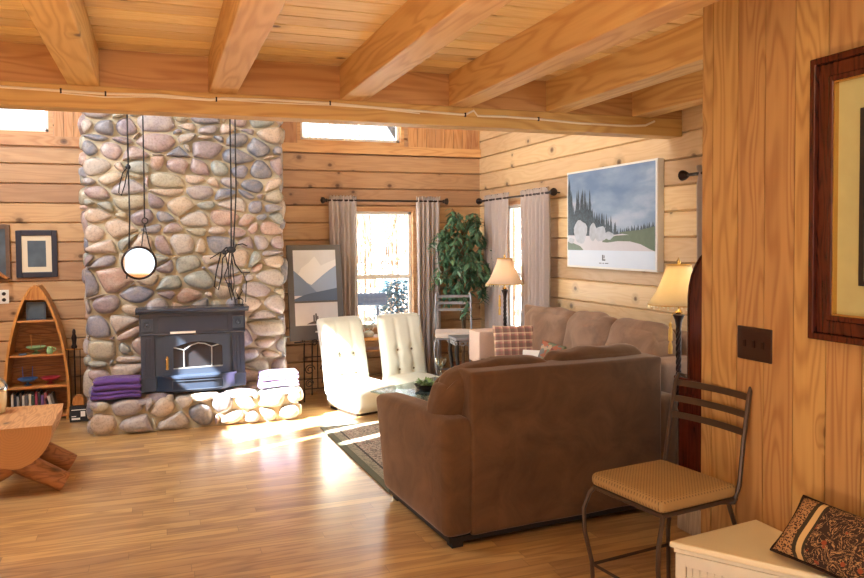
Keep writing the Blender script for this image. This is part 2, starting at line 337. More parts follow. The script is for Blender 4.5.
# ------------------------------------------------------------------ mesh builder
class MB:
    def __init__(s): s.v = []; s.f = []; s.mi = []
    def add(s, vs, fs, mi=0, mat=None):
        o = len(s.v)
        s.v += [tuple(mat @ Vector(p)) if mat is not None else tuple(p) for p in vs]
        s.f += [tuple(i+o for i in f) for f in fs]; s.mi += [mi]*len(fs); return s
    def box(s, a, b, mi=0, mat=None):
        x0, y0, z0 = a; x1, y1, z1 = b
        vs = [(x0, y0, z0), (x1, y0, z0), (x1, y1, z0), (x0, y1, z0), (x0, y0, z1), (x1, y0, z1), (x1, y1, z1), (x0, y1, z1)]
        return s.add(vs, [(0, 3, 2, 1), (4, 5, 6, 7), (0, 1, 5, 4), (1, 2, 6, 5), (2, 3, 7, 6), (3, 0, 4, 7)], mi, mat)
    def rbox(s, a, b, r, n=2, bulge=(0, 0, 0), mi=0, mat=None, div=6, fn=None):
        """rounded box; bulge swells each pair of faces outwards"""
        a = Vector(a); b = Vector(b); c = (a+b)/2; h = (b-a)/2
        r = min(r, min(h)*.999)
        def ts(hh):
            L = [-hh, ] + [-(hh-r)-r*math.cos(PI/2*k/n)*1 for k in range(1, n)] + [-(hh-r)+(2*(hh-r))*k/div for k in range(div+1)]
            L += [-t for t in reversed(L[:n])]
            return sorted(set(round(t, 7) for t in L))
        T = [ts(h[i]) for i in range(3)]
        idx = {}; vs = []; fs = []
        def vert(p):
            k = tuple(round(t, 6) for t in p)
            if k in idx: return idx[k]
            inner = Vector([max(-(h[i]-r), min(h[i]-r, p[i])) for i in range(3)])
            d = Vector(p)-inner
            q = inner + (d.normalized()*r if d.length > 1e-9 else d)
            u = [max(-1., min(1., p[i]/h[i])) for i in range(3)]
            for i in range(3):
                if bulge[i]:
                    j, k2 = [t for t in range(3) if t != i]
                    q[i] += (u[i])*bulge[i]*(1-u[j]**2)*(1-u[k2]**2)
            if fn: q = fn(q, u)
            idx[k] = len(vs); vs.append(tuple(q+c)); return idx[k]
        for ax in range(3):
            j, k2 = (ax+1) % 3, (ax+2) % 3
            for sgn in (-1, 1):
                for iu in range(len(T[j])-1):
                    for iv in range(len(T[k2])-1):
                        q = []
                        for (du, dv) in ((0, 0), (1, 0), (1, 1), (0, 1)):
                            p = [0, 0, 0]; p[ax] = sgn*h[ax]; p[j] = T[j][iu+du]; p[k2] = T[k2][iv+dv]
                            q.append(vert(p))
                        if sgn < 0: q.reverse()
                        if len(set(q)) > 2: fs.append(tuple(dict.fromkeys(q)))
        return s.add(vs, fs, mi, mat)
    def tube(s, path, r, seg=8, mi=0, mat=None, cap=True, closed=False):
        P = [Vector(p) for p in path]; n = len(P)
        rs = r if isinstance(r, (list, tuple)) else [r]*n
        vs = []; fs = []; up = None
        for i, p in enumerate(P):
            if closed: t = (P[(i+1) % n]-P[i-1]).normalized()
            else: t = (P[min(i+1, n-1)]-P[max(i-1, 0)]).normalized()
            if up is None:
                up = Vector((0, 0, 1)) if abs(t.z) < .9 else Vector((1, 0, 0))
            up = (up - t*up.dot(t))
            if up.length < 1e-6: up = t.orthogonal()
            up.normalize(); sd = t.cross(up)
            for k in range(seg):
                a = 2*PI*k/seg
                vs.append(p+(up*math.cos(a)+sd*math.sin(a))*rs[i])
        m_ = n if closed else n-1
        for i in range(m_):
            for k in range(seg):
                a, b = i*seg+k, i*seg+(k+1) % seg; j = ((i+1) % n)*seg
                fs.append((a, b, j+(k+1) % seg, j+k))
        if cap and not closed:
            fs.append(tuple(reversed(range(seg)))); fs.append(tuple((n-1)*seg+k for k in range(seg)))
        return s.add(vs, fs, mi, mat)
    def lathe(s, prof, seg=24, mi=0, c=(0, 0, 0), mat=None, fn=None):
        vs = []; fs = []
        for i, (r, z) in enumerate(prof):
            for k in range(seg):
                a = 2*PI*k/seg; rr = r*(fn(a, z) if fn else 1)
                vs.append((c[0]+rr*math.cos(a), c[1]+rr*math.sin(a), c[2]+z))
        for i in range(len(prof)-1):
            for k in range(seg):
                fs.append((i*seg+k, i*seg+(k+1) % seg, (i+1)*seg+(k+1) % seg, (i+1)*seg+k))
        if prof[0][0] > 1e-5: fs.append(tuple(reversed(range(seg))))
        if prof[-1][0] > 1e-5: fs.append(tuple((len(prof)-1)*seg+k for k in range(seg)))
        return s.add(vs, fs, mi, mat)
    def prism(s, poly, d0, d1, axes=(0, 1, 2), mi=0, mat=None):
        """poly in plane (axes[0],axes[1]) extruded on axes[2]"""
        vs = []
        for d in (d0, d1):
            for p in poly:
                q = [0, 0, 0]; q[axes[0]] = p[0]; q[axes[1]] = p[1]; q[axes[2]] = d; vs.append(tuple(q))
        n = len(poly)
        fs = [tuple(range(n)), tuple(reversed(range(n, 2*n)))] + [(i, i+n, (i+1) % n+n, (i+1) % n) for i in range(n)]
        return s.add(vs, fs, mi, mat)
    def sph(s, c, r, seg=12, rings=8, mi=0, sc=(1, 1, 1), mat=None):
        prof = [(max(1e-6, r*math.sin(PI*i/rings)), -r*math.cos(PI*i/rings)) for i in range(rings+1)]
        vs = []; fs = []
        for (rr, z) in prof:
            for k in range(seg):
                a = 2*PI*k/seg; vs.append((c[0]+rr*math.cos(a)*sc[0], c[1]+rr*math.sin(a)*sc[1], c[2]+z*sc[2]))
        for i in range(rings):
            for k in range(seg): fs.append((i*seg+k, i*seg+(k+1) % seg, (i+1)*seg+(k+1) % seg, (i+1)*seg+k))
        return s.add(vs, fs, mi, mat)
    def build(s, name, mats, parent=None, loc=None, rz=0., smooth=True, ang=38):
        me = bpy.data.meshes.new(name); me.from_pydata(s.v, [], s.f)
        if not isinstance(mats, (list, tuple)): mats = [mats]
        for mt in mats: me.materials.append(M[mt] if isinstance(mt, str) else mt)
        me.polygons.foreach_set('material_index', s.mi)
        bm = bmesh.new(); bm.from_mesh(me); bmesh.ops.remove_doubles(bm, verts=bm.verts, dist=1e-6)
        bmesh.ops.recalc_face_normals(bm, faces=bm.faces); bm.to_mesh(me); bm.free()
        if smooth:
            me.shade_smooth(); me.set_sharp_from_angle(angle=R(ang))
        me.update()
        o = bpy.data.objects.new(name, me); C.objects.link(o)
        if parent is not None: o.parent = parent
        if loc is not None: o.location = loc
        if rz: o.rotation_euler = (0, 0, rz)
        return o
def bevel(o, wd=.003, seg=2):
    md = o.modifiers.new('bevel', 'BEVEL'); md.width = wd; md.segments = seg; md.limit_method = 'ANGLE'; md.angle_limit = R(40); return o
def thing(name, label, cat, loc=(0, 0, 0), rz=0., group=None):
    o = bpy.data.objects.new(name, None); C.objects.link(o); o.location = loc; o.rotation_euler = (0, 0, rz)
    o.empty_display_size = .1
    return tag(o, label, cat, group)
def tag(o, label, cat, group=None, kind=None):
    o['label'] = label; o['category'] = cat
    if group: o['group'] = group
    if kind: o['kind'] = kind
    return o
def struct(o): o['kind'] = 'structure'; return o
def copy_tree(o, parent=None):
    c = o.copy(); C.objects.link(c); c.parent = parent
    for ch in [k for k in bpy.data.objects if k.parent == o]: copy_tree(ch, c)
    return c

# ------------------------------------------------------------------ structure
XR, YB, XL, XP, YC = 3.243, 7.4, -2.2, 2.08, 4.09
ZT = 5.0
def boards(mb, O, L, S, N, l0, l1, s0, s1, seams, openings, th, bev=.009, mi=0, gap=0):
    """boards along L, stacked on S, room side N; openings (l0,l1,s0,s1)"""
    O, L, S, N = map(Vector, (O, L, S, N))
    seams = [q for q in seams if s0 < q < s1]
    br = sorted(set([s0, s1] + seams + [q for o in openings for q in o[2:] if s0 < q < s1]))
    for a, b in zip(br[:-1], br[1:]):
        if b-a < 1e-4: continue
        iv = [(l0, l1)]
        for o in openings:
            if o[2] < (a+b)/2 < o[3]:
                nv = []
                for (p, q) in iv:
                    if o[1] <= p or o[0] >= q: nv.append((p, q)); continue
                    if o[0] > p: nv.append((p, o[0]))
                    if o[1] < q: nv.append((o[1], q))
                iv = nv
        ba = bev if a in seams else 0; bb = bev if b in seams else 0
        for (p, q) in iv:
            ga = gap if a in seams else 0; gb = gap if b in seams else 0
            prof = [(a, -th), (a, -th*.7), (a+ga, -th*.7), (a+ga, 0), (b-gb, 0), (b-gb, -th*.7), (b, -th*.7), (b, -th)] if gap else [(a, -th), (a, -ba*2.4)] + ([(a+ba, 0)] if ba else []) + ([(b-bb, 0)] if bb else []) + [(b, -bb*2.4), (b, -th)]
            vs = [O+L*t+S*u+N*v for t in (p, q) for (u, v) in prof]; n = len(prof)
            fs = [tuple(range(n)), tuple(reversed(range(n, 2*n)))] + [(i, i+n, (i+1) % n+n, (i+1) % n) for i in range(n)]
            mb.add(vs, fs, mi)
zs = [1.86+.172*k for k in range(-12, 20)]
W1 = (1.84, 2.52, .58, 1.84)      # lower window in the back wall
W2 = (1.30, 2.40, 2.47, 2.86)     # clerestory right of chimney
W3 = (-1.95, -.85, 2.45, 2.84)    # clerestory left of chimney
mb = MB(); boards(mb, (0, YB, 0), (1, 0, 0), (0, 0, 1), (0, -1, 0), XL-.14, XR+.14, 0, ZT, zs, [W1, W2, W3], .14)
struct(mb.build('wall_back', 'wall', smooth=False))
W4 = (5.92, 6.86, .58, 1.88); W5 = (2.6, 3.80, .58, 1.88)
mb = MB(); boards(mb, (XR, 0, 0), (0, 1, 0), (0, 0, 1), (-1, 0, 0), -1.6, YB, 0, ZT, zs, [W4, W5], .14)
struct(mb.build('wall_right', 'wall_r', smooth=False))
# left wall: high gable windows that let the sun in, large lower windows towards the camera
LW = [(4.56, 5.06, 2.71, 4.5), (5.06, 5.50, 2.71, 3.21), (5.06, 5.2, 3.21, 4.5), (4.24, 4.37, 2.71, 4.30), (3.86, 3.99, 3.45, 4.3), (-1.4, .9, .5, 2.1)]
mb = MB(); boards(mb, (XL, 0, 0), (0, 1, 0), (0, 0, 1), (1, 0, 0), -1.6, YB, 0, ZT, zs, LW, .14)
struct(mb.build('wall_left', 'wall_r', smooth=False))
W6 = (-.9, 1.5, .9, 2.1)
mb = MB(); boards(mb, (0, -1.6, 0), (1, 0, 0), (0, 0, 1), (0, 1, 0), XL-.14, XR+.14, 0, 2.47, zs, [W6], .14)
struct(mb.build('wall_front', 'wall', smooth=False))
mb = MB(); boards(mb, (XP, 0, 0), (0, 0, 1), (0, 1, 0), (-1, 0, 0), 0, 2.47, -1.6, 2.5, [2.5-.137*k-.06 for k in range(0, 32)], [], .12, gap=.0022)
struct(mb.build('wall_partition', 'part', smooth=False))
mb = MB(); mb.box((XL-.14, -1.6, -.1), (XR+.14, YB+.14, 0)); struct(mb.build('floor', 'floor', smooth=False))
mb = MB(); boards(mb, (0, 0, 2.47), (1, 0, 0), (0, 1, 0), (0, 0, -1), XL, XR, -1.6, YC+.14, [YC-.14*k for k in range(0, 42)], [], .06, gap=.0075)
struct(mb.build('ceiling', 'ceil', smooth=False))
mb = MB(); boards(mb, (0, 0, ZT), (1, 0, 0), (0, 1, 0), (0, 0, -1), XL-.14, XR+.14, -1.6, YB+.14, [YC-.14*k for k in range(-24, 42)], [], .1, bev=.007)
struct(mb.build('ceiling_great_room', 'ceil', smooth=False))
# cross beam, blocking, joists
mb = MB(); mb.box((XL, YC, 2.172), (XR-.002, YC+.14, 2.285)); bevel(struct(mb.build('trim_1', 'beam', smooth=False)), .006)
mb = MB(); mb.box((XL, YC+.006, 2.285), (XR-.002, YC+.13, 2.47)); struct(mb.build('trim_2', 'block', smooth=False))
for i, x in enumerate((-1.0, -.33, .335, 1.03, 1.675, 2.31, 2.93)):
    mb = MB(); mb.box((-.072, -1.6, 2.285), (.072, YC+.02, 2.472))
    o = struct(mb.build('trim_%d' % (3+i), 'joist', loc=(x, 0, 0), smooth=False)); bevel(o, .005)
# ledge trims at clerestory level, vertical boards
mb = MB(); mb.box((1.09, YB-.035, 2.38), (XR, YB, 2.465)); struct(mb.build('trim_10', 'trimw', smooth=False))
mb = MB(); mb.box((XL, YB-.035, 2.36), (-.60, YB, 2.445)); struct(mb.build('trim_11', 'trimw', smooth=False))
mb = MB(); boards(mb, (0, YB, 0), (0, 0, 1), (1, 0, 0), (0, -1, 0), 2.47, 3.1, 2.44, XR, [2.44+.11*k for k in range(1, 8)], [], -.001, .004)
mb = MB()
for k in range(8): mb.box((2.44+.1*k, YB-.02, 2.466), (2.44+.1*k+.096, YB, 3.1))
struct(mb.build('trim_12', 'trimv', smooth=False))
mb = MB()
for k in range(3): mb.box((-.84+.08*k, YB-.02, 2.446), (-.84+.08*k+.076, YB, 3.1))
struct(mb.build('trim_13', 'trimv', smooth=False))
mb = MB(); mb.box((1.10, YB-.025, 2.466), (1.29, YB, 3.1)); struct(mb.build('trim_14', 'trimv', smooth=False))

# windows
def window(name, ax, wall, o, sash=True, inward=-1, frame='trimw', cas=.0, rail=None, sashmat='white'):
    """o=(l0,l1,z0,z1) on wall coordinate; ax 0: wall plane Y, ax 1: wall plane X"""
    l0, l1, z0, z1 = o
    P = lambda l, d, z: (l, wall+d, z) if ax == 0 else (wall+d, l, z)
    sg = -inward
    root = bpy.data.objects.new(name, None); C.objects.link(root); struct(root)
    def bx(mb, a, b):
        p, q = P(*a), P(*b); mb.box([min(p[i], q[i]) for i in range(3)], [max(p[i], q[i]) for i in range(3)])
    mb = MB(); t = .035
    d0, d1 = sg*.0, sg*.13
    bx(mb, (l0, d0, z0), (l0+t, d1, z1)); bx(mb, (l1-t, d0, z0), (l1, d1, z1)); bx(mb, (l0+t, d0, z1-t), (l1-t, d1, z1)); bx(mb, (l0+t, d0, z0), (l1-t, d1, z0+t))
    mb.build('window_frame', frame, root, smooth=False)
    if cas:
        mb = MB(); cc = cas; e = -sg*.02
        bx(mb, (l0-cc, 0, z0-cc), (l0, e, z1+cc)); bx(mb, (l1, 0, z0-cc), (l1+cc, e, z1+cc)); bx(mb, (l0, 0, z1), (l1, e, z1+cc)); bx(mb, (l0-.02, 0, z0-cc*.8), (l1+.02, e*2.2, z0))
        mb.build('casing', frame, root, smooth=False)
    mb = MB(); s0, s1, u0, u1 = l0+t, l1-t, z0+t, z1-t; k = .03; a, b = sg*.06, sg*.09
    bx(mb, (s0, a, u0), (s0+k, b, u1)); bx(mb, (s1-k, a, u0), (s1, b, u1)); bx(mb, (s0, a, u1-k), (s1, b, u1)); bx(mb, (s0, a, u0), (s1, b, u0+k))
    if rail: bx(mb, (s0, sg*.05, rail-.022), (s1, sg*.1, rail+.022))
    mb.build('sash', sashmat, root, smooth=False)
    mb = MB(); bx(mb, (s0+k, sg*.073, u0+k), (s1-k, sg*.077, u1-k)); mb.build('pane', 'pane', root, smooth=False)
    return root
window('window_1', 0, YB, W1, rail=1.133, cas=.0)
window('window_2', 0, YB, W2)
window('window_3', 0, YB, W3)
window('window_4', 1, XR, W4, rail=1.16)
window('window_5', 1, XR, W5, rail=1.16)
window('window_6', 0, -1.6, W6, inward=1)

# ------------------------------------------------------------------ fireplace
def clip(poly, a, b, c):     # keep a*x+b*y<=c
    out = []
    for i in range(len(poly)):
        p, q = poly[i], poly[(i+1) % len(poly)]
        dp = a*p[0]+b*p[1]-c; dq = a*q[0]+b*q[1]-c
        if dp <= 0: out.append(p)
        if dp*dq < 0:
            t = dp/(dp-dq); out.append((p[0]+(q[0]-p[0])*t, p[1]+(q[1]-p[1])*t))
    return out
def stonefield(mb, W, H, n, rng, fmap, asp=1.5, dep=(.035, .08), gap=.008, avoid=None, wvar=1.7):
    """stones in a W x H field; fmap(u,v,d) -> 3D point"""
    Hs = H*asp
    s = math.sqrt(W*Hs/n)
    nx = max(1, round(W/s)); ny = max(1, round(Hs/s)); pts = []
    for j in range(ny):
        for i in range(nx):
            pts.append(((i+.5+(.25 if j % 2 else -.25)+rng.uniform(-.33, .33))*W/nx, (j+.5+rng.uniform(-.33, .33))*Hs/ny))
    wt = [rng.uniform(-1, 1)*wvar*s*s*.35 for _ in pts]
    A = np.array(pts)
    for i, p in enumerate(pts):
        poly = [(0, 0), (W, 0), (W, Hs), (0, Hs)]
        order = np.argsort(((A-A[i])**2).sum(1))[1:20]
        for j in order:
            q = pts[j]; a, b = q[0]-p[0], q[1]-p[1]
            c = (q[0]**2+q[1]**2-p[0]**2-p[1]**2 + wt[i]-wt[j])/2
            poly = clip(poly, a, b, c)
            if len(poly) < 3: break
        if len(poly) < 3: continue
        poly = [(x, y/asp) for x, y in poly]
        cx = sum(x for x, y in poly)/len(poly); cy = sum(y for x, y in poly)/len(poly)
        if avoid and avoid(cx, cy): continue
        q = []
        for (x, y) in poly:
            d = math.hypot(x-cx, y-cy); k = max(.3, 1-gap*1.3/d) if d > 1e-6 else 1
            q.append((cx+(x-cx)*k, cy+(y-cy)*k))
        for it in range(3):
            q2 = []
            for t in range(len(q)):
                a, b = q[t], q[(t+1) % len(q)]
                f = .30 if it == 0 else .26
                q2 += [(a[0]*(1-f)+b[0]*f, a[1]*(1-f)+b[1]*f), (a[0]*f+b[0]*(1-f), a[1]*f+b[1]*(1-f))]
            q = q2
        st = max(1, len(q)//22); q = q[::st]; m_ = len(q)
        D = rng.uniform(*dep); tx, ty = rng.uniform(-.12, .12), rng.uniform(-.12, .12); sd = rng.uniform(0, 99)
        vs = []; fs = []
        prof = [(1.0, -.25), (1.0, .12), (.965, .42), (.88, .68), (.72, .87), (.48, .97), (.22, 1.0)]
        for (sc, dd) in prof:
            for (x, y) in q:
                X = cx+(x-cx)*sc; Y = cy+(y-cy)*sc
                e = mnoise.noise(Vector((X*9+sd, Y*9, dd)))*.012
                vs.append(fmap(X, Y, dd*D+(tx*(X-cx)+ty*(Y-cy))*sc*max(dd, 0)+e*max(dd, 0)))
        k0 = len(vs); vs.append(fmap(cx, cy, D))
        for r_ in range(len(prof)-1):
            for t in range(m_):
                fs.append((r_*m_+t, r_*m_+(t+1) % m_, (r_+1)*m_+(t+1) % m_, (r_+1)*m_+t))
        for t in range(m_): fs.append(((len(prof)-1)*m_+t, (len(prof)-1)*m_+(t+1) % m_, k0))
        mb.add(vs, fs, 0)
rng = random.Random(11)
fp = thing('stone_fireplace', 'tall river-stone fireplace chimney with raised stone hearth on the back wall', 'fireplace', (.25, 7.4, 0))
OX, OY = .25, 7.4
mb = MB(); x0, x1 = -.55, 1.04; yf = 6.80
mb.box((x0-OX+.01, yf-OY, 0), (x1-OX-.01, -.001, 4.98)); mb.build('mortar_core', 'mortar', fp, smooth=False)
mb = MB()
cw = x1-x0+.05
stonefield(mb, cw, 2.95, 275, rng, lambda u, v, d: (x0-.025-OX+u, yf-OY-d, .02+v))
stonefield(mb, cw, 2.0, 90, rng, lambda u, v, d: (x0-.025-OX+u, yf-OY-d, 2.97+v))
stonefield(mb, .58, 4.95, 95, rng, lambda u, v, d: (x0-OX-d*.8, yf-OY+.01+u, .02+v))
stonefield(mb, .58, 4.95, 95, rng, lambda u, v, d: (x1-OX+d*.8, yf-OY+.01+u, .02+v))
mb.build('chimney_stones', 'stone', fp, ang=60)
mb = MB(); hx0, hx1, hy0, hz = -.50, 1.08, 6.36, .235
mb.box((hx0-OX, hy0-OY, 0), (hx1-OX, yf-OY+.02, hz)); mb.build('hearth_core', 'mortar', fp, smooth=False)
mb = MB()
stonefield(mb, hx1-hx0+.06, .27, 27, rng, lambda u, v, d: (hx0-.03-OX+u, hy0-OY-d, .004+v), asp=1.25, dep=(.04, .08))
stonefield(mb, .46, .27, 8, rng, lambda u, v, d: (hx0-OX-d*.7, hy0-OY+u, .004+v), asp=1.25)
stonefield(mb, .46, .27, 8, rng, lambda u, v, d: (hx1-OX+d*.9, hy0-OY+u, .004+v), asp=1.25)
stonefield(mb, hx1-hx0+.1, .50, 14, rng, lambda u, v, d: (hx0-.05-OX+u, hy0-.05-OY+v, hz+d), asp=1.2, dep=(.03, .045), gap=.006)
mb.build('hearth_stones', 'stone', fp, ang=60)

# insert stove (local: x centre .27 , front y 6.5 , z)
st = thing('fireplace_insert', 'black enamel fireplace insert with arched glass door and bowed front in the stone chimney', 'fireplace insert', (.262, 6.5, 0))
S = .00135; ZZ = lambda y: .968-(y-35)*.00137
def bxp(mb, xa, xb, ya, yb, d0, d1, mi=0):
    mb.box(((xa-360)*S, d0, ZZ(yb)), ((xb-360)*S, d1, ZZ(ya)), mi)
mb = MB()
prof = [(0.0, ZZ(70)), (-.03, ZZ(66)), (-.035, ZZ(55)), (-.055, ZZ(48)), (-.055, ZZ(36)), (.23, ZZ(36)), (.23, ZZ(70))]
mb.prism(prof, -.445, .445, (1, 2, 0)); st_m = mb.build('mantel', 'iron', st, ang=30)
mb = MB(); bxp(mb, 50, 670, 68, 190, .0, .23); mb.box((-.42, -.008, ZZ(196)), (.42, .1, ZZ(186))); mb.box((-.275, -.004, ZZ(178)), (.275, .01, ZZ(84)))
bevel(mb.build('frieze', 'iron', st, smooth=False), .003)
for sx in (-1, 1):
    mb = MB(); a, b = (56, 134) if sx < 0 else (588, 664)
    bxp(mb, a, b, 196, 448, .0, .2)
    for k in range(3):
        c = (a+b)/2+(k-1)*19; bxp(mb, c-6, c+6, 210, 436, -.007, .002)
    bxp(mb, a-4, b+4, 448, 528, -.012, .2); bxp(mb, a-6, b+6, 446, 454, -.018, .1)
    bevel(mb.build('pilaster', 'iron', st, smooth=False), .0025)
    mb = MB(); cx = ((a+b)/2-360)*S; cz = ZZ(132)
    mb.box((cx-.045, -.012, cz-.05), (cx+.045, .0, cz+.05))
    mb.tube([(cx+.026*math.cos(t), -.013, cz+.026*math.sin(t)) for t in np.linspace(0, 2*PI, 17)[:-1]], .005, 6, closed=True)
    mb.sph((cx, -.013, cz), .012)
    mb.build('rosette', 'iron2', st, ang=40)
mb = MB(); bxp(mb, 134, 588, 190, 448, .012, .2); bevel(mb.build('surround', 'iron2', st, smooth=False), .002)
mb = MB(); bxp(mb, 225, 372, 176, 188, -.02, .0); mb.build('vent_bar', 'outlet', st, smooth=False)
mb = MB(); bxp(mb, 400, 560, 186, 198, .002, .03); mb.build('vent_slot', 'dark', st, smooth=False)
# door frame with arched opening
def arch(xa, xb, yb, ya_side, ya_top, n=12):
    pts = [((xa-360)*S, ZZ(yb)), ((xb-360)*S, ZZ(yb))]
    for i in range(n+1):
        t = i/n; x = xb+(xa-xb)*t; y = ya_side+(ya_top-ya_side)*math.sin(PI*t); pts.append(((x-360)*S, ZZ(y)))
    return pts
door = MB(); outer = [((190-360)*S, ZZ(442)), ((572-360)*S, ZZ(442)), ((572-360)*S, ZZ(198)), ((190-360)*S, ZZ(198))]
inner = arch(240, 530, 402, 272, 240)
# ring built as strips between a resampled outer rectangle and the inner outline
def resample(poly, n):
    L = [0]; P = poly+[poly[0]]
    for i in range(len(poly)): L.append(L[-1]+math.dist(P[i], P[i+1]))
    out = []
    for k in range(n):
        t = L[-1]*k/n; i = max(j for j in range(len(poly)) if L[j] <= t+1e-9); f = (t-L[i])/(L[i+1]-L[i]) if L[i+1] > L[i] else 0
        out.append((P[i][0]+(P[i+1][0]-P[i][0])*f, P[i][1]+(P[i+1][1]-P[i][1])*f))
    return out
cxm, czm = (385-360)*S, ZZ(325)
def toRect(p):
    dx, dz = p[0]-cxm, p[1]-czm
    hx0_, hx1_, hz0_, hz1_ = outer[0][0]-cxm, outer[1][0]-cxm, outer[0][1]-czm, outer[2][1]-czm
    k = min([(hx1_/dx) if dx > 1e-9 else 1e9, (hx0_/dx) if dx < -1e-9 else 1e9, (hz1_/dz) if dz > 1e-9 else 1e9, (hz0_/dz) if dz < -1e-9 else 1e9])
    return (cxm+dx*k, czm+dz*k)
I = resample(inner, 64); Oo = [toRect(p) for p in I]
vs = []
for (p, d) in [(Oo, .012), (Oo, -.012), (I, -.012), (I, .012)]:
    vs += [(q[0], d, q[1]) for q in p]
fs = []
for r_ in range(3):
    for t in range(64): fs.append((r_*64+t, r_*64+(t+1) % 64, (r_+1)*64+(t+1) % 64, (r_+1)*64+t))
door.add(vs, fs); dr = door.build('stove_door', 'iron2', st, ang=35)
mb = MB(); mb.prism([(p[0], p[1]) for p in inner], .004, .008, (0, 2, 1)); mb.build('glass', 'stoveglass', dr, smooth=False)
mb = MB()
def gp(x, y): return ((x-360)*S, -.006, ZZ(y))
mb.tube([gp(302, 400), gp(302, 290)], .005, 6); mb.tube([gp(465, 400), gp(465, 275)], .005, 6)
mb.tube([gp(240, 270), gp(302, 290), gp(345, 262), gp(385, 250), gp(425, 256), gp(465, 275), gp(528, 258)], .005, 6)
mb.tube([gp(240, 400), gp(530, 396)], .006, 6)
mb.build('tracery', 'ironlight', dr)
mb = MB()
mb.tube([(gp(205, 0)[0], -.03-.0, ZZ(330)), (gp(205, 0)[0], -.03, ZZ(400))], .010, 8)
mb.tube([(gp(205, 0)[0]+.013*math.cos(t), -.03+.013*math.sin(t), ZZ(330)-(ZZ(330)-ZZ(400))*t/(14*PI)) for t in np.linspace(0, 14*PI, 120)], .003, 5)
mb.tube([(gp(205, 0)[0], .0, ZZ(322)), (gp(205, 0)[0], -.03, ZZ(322)), (gp(205, 0)[0], -.03, ZZ(335))], .006, 6)
mb.build('handle', 'brass', dr)
# bowed ash lip
def bow(y0, y1, dep, xa=146, xb=610, z_out=0.0):
    n = 16; pts = []
    for i in range(n+1):
        t = i/n; x = xa+(xb-xa)*t; d = -dep*min(1, math.sin(PI*t)*1.35)
        pts.append(((x-360)*S, d))
    return pts
mb = MB(); pb = bow(0, 0, .115); mb.prism(pb+[((610-360)*S, .1), ((146-360)*S, .1)], ZZ(528), ZZ(448), (0, 1, 2)); 
mb.prism([(x*1.01, y-.012) for x, y in pb]+[((610-360)*S, .1), ((146-360)*S, .1)], ZZ(448), ZZ(436), (0, 1, 2)); lip = mb.build('ash_lip', 'iron', st, ang=30)
mb = MB(); pp = [p for p in pb[3:-3]]
for z in (ZZ(515), ZZ(462)): mb.tube([(x, y-.004, z) for x, y in pp], .004, 6)
for x, y in (pp[0], pp[-1]): mb.tube([(x, y-.004, ZZ(515)), (x, y-.004, ZZ(462))], .004, 6)
mb.build('panel_moulding', 'iron2', lip)
mb = MB(); bxp(mb, 134, 588, 440, 530, .0, .2); mb.build('stove_body', 'iron2', st, smooth=False)

# mantel ornament (wrought iron curl)
o = MB(); z0 = .970
o.box((-.04, -.012, 0), (.04, .012, .008))
for sx in (-1, 1):
    o.tube([(sx*.03, 0, .008), (sx*.034, 0, .04), (sx*.012, 0, .06), (0, 0, .05)], .004, 6)
    o.tube([(0, 0, .05), (sx*.012, 0, .09), (sx*.03, 0, .12), (sx*.02, 0, .14)], .004, 6)
o.build('ornament', 'black', loc=(.635, 6.53, z0)); tag(bpy.data.objects['ornament'], 'small black wrought iron ornament standing on the insert mantel', 'ornament')

# towels
def towel(name, w, d, h, mat, loc, rz, label, group=None, seed=0):
    def fn(q, u):
        q.x += .006*math.sin(u[2]*5+seed); q.z += .004*math.sin(q.x*20+seed)+.003*math.sin(q.y*30+seed*2); return q
    mb = MB(); mb.rbox((-w/2, -d/2, 0), (w/2, d/2, h*.5), h*.24, 3, (0, .004, .004), fn=fn, div=10)
    mb.rbox((-w/2+.005, -d/2+.004, h*.48), (w/2-.004, d/2, h), h*.25, 3, (0, .004, .006), fn=fn, div=10)
    o = mb.build(name, mat, loc=loc, rz=rz, ang=70); tag(o, label, 'towel', group); return o
towel('folded_towel', .37, .22, .062, 'purple', (-.335, 6.46, .283), .03, 'folded purple towel on the left end of the hearth, bottom of the pair')
towel('folded_towel', .355, .215, .088, 'purple', (-.325, 6.46, .346), .0, 'puffy folded purple towel on the left end of the hearth, top of the pair', seed=2)
towel('folded_towel', .33, .20, .052, 'lilac', (.94, 6.46, .283), -.02, 'folded lilac towel on the right end of the hearth, lowest layer', seed=1)
towel('folded_towel', .32, .20, .062, 'lilac', (.945, 6.46, .336), .03, 'wider folded lilac towel topmost on the right end of the hearth', seed=3)

# hanging mirror + cords
hm = thing('hanging_mirror', 'round dark-rimmed mirror hanging on a black cord before the chimney stones', 'mirror', (-.144, 6.42, 1.345))
mb = MB(); mb.lathe([(.118, -.008), (.118, .008), (0, .008)], 40, mat=Matrix.Rotation(PI/2, 4, 'X') @ Matrix.Rotation(0, 4, 'Z'))
mb.build('glass', 'mirror', hm, ang=30)
hm.rotation_euler = (R(-8), 0, R(-8))
mb = MB(); mb.tube([(.124*math.cos(t), 0, .124*math.sin(t)) for t in np.linspace(0, 2*PI, 49)[:-1]], .011, 8, closed=True); mb.build('rim', 'bronze', hm)
mb = MB()
mb.tube([(.053, 0, 3.6), (.050, 0, .62), (.047, 0, .36)], .0055, 6)
mb.tube([(.050+.022*math.cos(t), 0, .335+.022*math.sin(t)) for t in np.linspace(0, 2*PI, 17)[:-1]], .005, 6, closed=True)
mb.tube([(.048, 0, .31), (.075, 0, .16), (.095, 0, .09)], .0045, 6); mb.tube([(.046, 0, .31), (.03, 0, .2), (.02, 0, .12)], .004, 6)
mb.build('cord', 'black', hm)
bpy.data.objects['hanging_mirror'].rotation_euler = (0, 0, R(-1))
rp = thing('hanging_rope', 'single black rope with a knot and loop hanging left of the round mirror', 'rope', (-.209, 6.44, 1.2))
